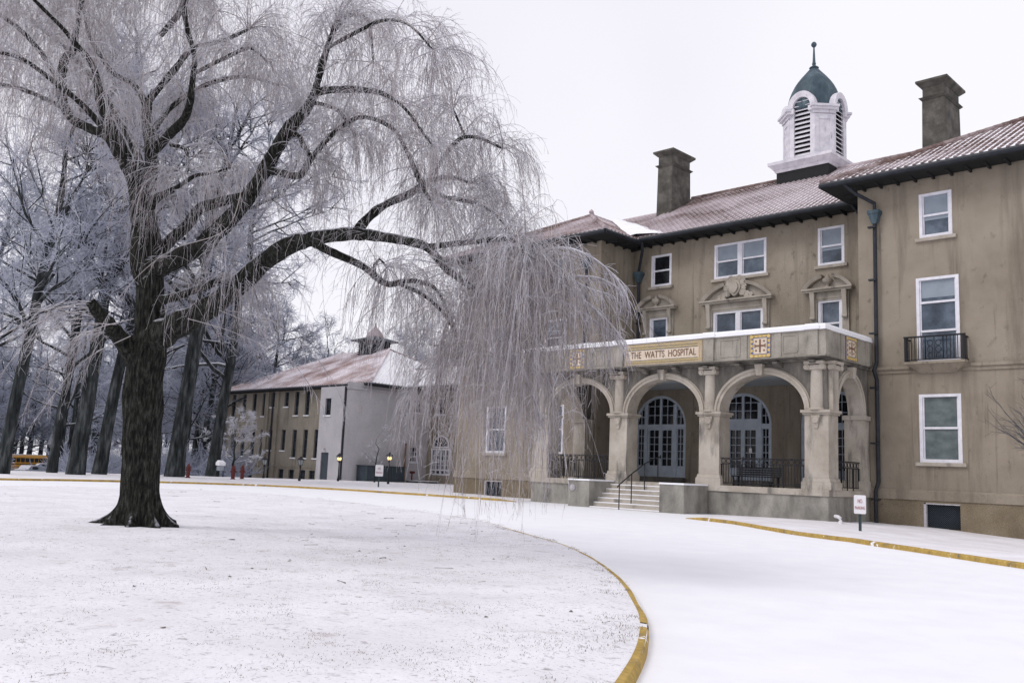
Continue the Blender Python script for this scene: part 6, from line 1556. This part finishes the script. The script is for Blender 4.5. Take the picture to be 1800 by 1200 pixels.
def make_tree_mesh(H, r, lean, limbs, seed, dens=1.0, spread=1.0, first=0.35, twig=(0.5, 1.3), tr=0.016, parts=3):
    """trunk, boughs and frosted crown as arrays round the origin"""
    global rng
    old = rng; rng = np.random.default_rng(seed)
    K = 12; z = np.linspace(-0.4, H, K)
    tr_p = np.stack([lean[0] * np.maximum(z / H, 0) ** 1.2 * H + rng.normal(0, 0.10, K) * z / H * 2, lean[1] * np.maximum(z / H, 0) ** 1.2 * H + rng.normal(0, 0.10, K) * z / H * 2, z], -1)
    rr = r * np.interp(z / H, [-0.1, 0.0, 0.03, 0.10, 0.5, 1.0], [1.4, 1.3, 1.1, 1.0, 0.72, 0.12])
    pr = catmull([np.append(p, q_) for p, q_ in zip(tr_p, rr)], 0.5)
    wood = [strands(pr[None, :, :3], pr[None, :, 3], 14)]
    tp = np.repeat(pr[None, :, :3], limbs, 0); t = np.sort(rng.uniform(first, 0.97, limbs)); s, tg = lerp_path(tp, t)
    a = rng.uniform(0, 6.283, limbs) ; el = rng.uniform(0.25, 1.0, limbs)
    d = np.stack([np.cos(a) * np.cos(el), np.sin(a) * np.cos(el), np.sin(el)], -1)
    L1 = branchy(s, d, rng.uniform(0.26, 0.40, limbs) * H * spread * (1.25 - 0.8 * t), None, 9, 0, 0.015, 0.22)
    rl = np.interp(t, [first, 1], [0.40, 0.12]) * r
    wood.append(strands(L1, rl[:, None] * np.linspace(1, 0.22, 9)[None], 7))
    L2, t2 = children(L1, int(8 * dens), 0.18, 1.0, 0.55, 0.09 * H, 0.17 * H, 7, 0.01, 0.25)
    wood.append(strands(L2, np.linspace(0.055, 0.018, 7)[None] * np.ones((len(L2), 1)) * H / 25, 4))
    L3, t3 = children(L2, int(7 * dens), 0.15, 1.0, 0.7, 0.045 * H, 0.09 * H, 5, -0.02, 0.3)
    c3 = strands(L3, np.linspace(0.022, 0.010, 5)[None] * np.ones((len(L3), 1)), 3)
    L4, _ = children(L3, int(6 * dens), 0.1, 1.0, 0.8, twig[0], twig[1], 3, -0.08, 0.3)
    c4 = strands(L4, tr * np.array([1, 0.85, 0.5])[None] * np.ones((len(L4), 1)), 3)
    rng = old
    return join_arrays(wood), join_arrays([c3, c4])

G_W = 'tall trees of the snowy wood'
def wood_tree(px, py, depth, H, rpx, lean, limbs, seed, label, frost='frost', top=None, **k):
    p = on_z(px, py, 0.0) if depth is None else at(px, py, depth)
    loc = (p[0], p[1], zg(p[0], p[1]))
    t = thing('frosted_tree', label, 'tree', (0, 0, 0), group=G_W)
    dd = np.dot(np.array(loc) - CPOS, CF)
    w, c = make_tree_mesh(H, 0.70 * rpx * dd / FPX, lean, limbs, seed, **k)
    fast_mesh('trunk', w[0], w[1], M['bark_wood'], t); fast_mesh('crown', c[0], c[1], M[frost], t)
    t.location = loc
    return t
cr = np.array([CR[0], CR[1]])
T1 = wood_tree(2, 836, 56, 26, 15, (0.11 * cr[0], 0.10 * cr[1]), 20, 11, 'dark leaning trunk at the left edge of the photo behind the willow', first=0.3)
T2 = wood_tree(90, 833, 66, 25, 11, (0.07 * cr[0], 0.07 * cr[1]), 18, 12, 'slender dark trunk next to the school bus', first=0.3)
T3 = wood_tree(132, 835, 63, 28, 19, (0.08 * cr[0], 0.08 * cr[1]), 22, 13, 'thick grey trunk with flared foot, second to the right of the bus', first=0.38)
T4 = wood_tree(173, 835, 67, 27, 15, (0.13 * cr[0], 0.13 * cr[1]), 20, 14, 'forked leaning trunk close behind the left side of the willow trunk', first=0.36)
T5 = wood_tree(306, 836, 70, 30, 20, (0.075 * cr[0], 0.075 * cr[1]), 22, 15, 'straight thick trunk just right of the willow trunk beside a red hydrant', first=0.40)
T6 = wood_tree(372, 838, 80, 31, 14, (0.09 * cr[0], 0.09 * cr[1]), 24, 16, 'tall frosted tree by the left end of the annex wing', first=0.28, spread=1.25)
for src, px, dd, rz, s, lb in ((T3, -75, 84, 1.2, 0.95, 'frosted tree reaching in from beyond the left edge of the photo'), (T5, 236, 95, 2.5, 1.0, 'frosted tree whose trunk is hidden behind the willow trunk'), (T2, 350, 104, 0.6, 1.15, 'frosted tree rising behind the left end of the annex roof')):
    p = at(px, 836, dd); copy_thing(src, (p[0], p[1], zg(p[0], p[1])), rz, s, lb)
for px, dd, H, seed, lb in ((560, 130, 19, 31, 'bare frosted tree rising behind the annex roof left of the ventilator'), (722, 128, 20, 32, 'bare grey tree rising behind the annex roof right of the ventilator'), (470, 122, 22, 33, 'frosted tree spreading above the middle of the annex wing roof')):
    p = at(px, 830, dd); t = thing('frosted_tree', lb, 'tree', (0, 0, 0), group='trees behind the annex')
    w, c = make_tree_mesh(H, 0.35, (0, 0), 18, seed, dens=0.9, first=0.3, spread=1.1, tr=0.02)
    fast_mesh('trunk', w[0], w[1], M['bark_wood'], t); fast_mesh('crown', c[0], c[1], M['frost'], t); t.location = (p[0], p[1], 0)

# the deep wood beyond reads as one mass

wv = [make_tree_mesh(26, 0.42, (0.02, 0.02), 16, 40 + k, dens=0.78, first=0.16, tr=0.03, twig=(0.8, 1.8)) for k in range(2)]
big_w, big_c = [], []
pr_ = np.random.default_rng(5)
for k in range(84):
    px = pr_.uniform(-280, 470); dd = pr_.uniform(98, 200)
    if -10 < px < 100 and dd < 168: dd = pr_.uniform(168, 210)
    if any(a < px < b_ for a, b_ in ((128, 164), (196, 228), (276, 296))): dd = pr_.uniform(150, 205)
    p = at(px, 836, dd); s = pr_.uniform(0.7, 1.15); a = pr_.uniform(0, 6.28)
    Rm = np.array([[math.cos(a), -math.sin(a), 0], [math.sin(a), math.cos(a), 0], [0, 0, 1]]) * s
    o = np.array([p[0], p[1], zg(p[0], p[1])]); w, c = wv[k % 2]
    big_w.append((w[0] @ Rm.T + o, w[1])); big_c.append((c[0] @ Rm.T + o, c[1]))
for k in range(26):
    px = pr_.uniform(-280, 340); dd = pr_.uniform(200, 235); p = at(px, 836, dd); o = np.array([p[0], p[1], -3.0]); w, c = wv[k % 2]; s = pr_.uniform(0.8, 1.1)
    big_w.append((w[0] * s + o, w[1])); big_c.append((c[0] * s + o, c[1]))
fw = thing('far_wood', 'dense frosted wood fading behind the tall trunks and the school bus', 'wood', (0, 0, 0)); fw['kind'] = 'stuff'
v, q = join_arrays(big_w); fast_mesh('trunks', v, q, M['bark_wood'], fw)['kind'] = 'stuff'
v, q = join_arrays(big_c); fast_mesh('crowns', v, q, M['hazy_frost_far'], fw)['kind'] = 'stuff'
U = []
n = 1300; px = pr_.uniform(-300, 430, n); dd = pr_.uniform(92, 190, n); dd = np.where((px > -10) & (px < 100), pr_.uniform(165, 200, n), dd); dd = np.where(((px > 128) & (px < 164)) | ((px > 196) & (px < 228)) | ((px > 276) & (px < 296)), pr_.uniform(140, 190, n), dd)
st_ = np.array([at(a, 836, d_) for a, d_ in zip(px, dd)]); st_[:, 2] = [zg(p[0], p[1]) for p in st_]
rep = np.repeat(np.arange(n), 7); d = rand_dirs(len(rep), 0.3, 1.4); P = branchy(st_[rep], d, rng.uniform(1.2, 4.8, len(rep)), None, 5, 0, 0.02, 0.35)
U.append(strands(P, np.linspace(0.05, 0.02, 5)[None] * np.ones((len(P), 1)), 3)); P2, _ = children(P, 5, 0.2, 1, 0.8, 0.5, 1.6, 3, 0, 0.3); U.append(strands(P2, np.array([0.03, 0.025, 0.015])[None] * np.ones((len(P2), 1)), 3))
v, q = join_arrays(U); fast_mesh('undergrowth', v, q, M['hazy_frost_far'], fw)['kind'] = 'stuff'

# small frosted tree in front of the annex wing, sapling by the white wall, bare shrub at the right edge
t = thing('small_tree', 'small round frosted tree in front of the left part of the annex wing', 'tree', (0, 0, 0))
w, c = make_tree_mesh(5.6, 0.11, (0, 0), 14, 51, dens=0.72, first=0.25, spread=1.9, twig=(0.2, 0.5), tr=0.016)
fast_mesh('trunk', w[0], w[1], M['bark_wood'], t); fast_mesh('crown', c[0], c[1], M['frost_pale'], t); p = at(408, 838, 82); t.location = (p[0], p[1], -0.1)
t = thing('sapling', 'thin leafless sapling in front of the white annex wall', 'tree', (0, 0, 0))
w, c = make_tree_mesh(4.4, 0.07, (0.02, 0), 8, 52, dens=0.45, first=0.2, spread=1.3, twig=(0.3, 0.6), tr=0.009)
fast_mesh('trunk', w[0], w[1], M['bark_wood'], t); fast_mesh('crown', c[0], c[1], M['frost_pale'], t); p = at(658, 846, 84); t.location = (p[0], p[1], 0)
t = thing('bare_shrub', 'bare branching shrub reaching in at the right edge of the photo', 'shrub', (0, 0, 0))
base = at(1908, 862, 27.0); S = []
n = 34; d = rand_dirs(n, 0.9, 1.4, -CR, 0.6); P = branchy(np.repeat(base[None], n, 0) + rng.normal(0, 0.10, (n, 3)), d, rng.uniform(1.8, 4.0, n), None, 10, 0, 0.05, 0.16)
S.append(strands(P, np.linspace(0.024, 0.006, 10)[None] * np.ones((n, 1)), 5))
P2, _ = children(P, 6, 0.25, 1.0, 0.35, 0.5, 1.3, 6, 0.06, 0.14); S.append(strands(P2, np.linspace(0.009, 0.003, 6)[None] * np.ones((len(P2), 1)), 3))
P3, _ = children(P2, 3, 0.2, 1.0, 0.4, 0.2, 0.5, 4, 0.05, 0.12); S.append(strands(P3, np.linspace(0.005, 0.0025, 4)[None] * np.ones((len(P3), 1)), 3))
v, q = join_arrays(S); fast_mesh('branches', v, q, M['bare_twig'], t)
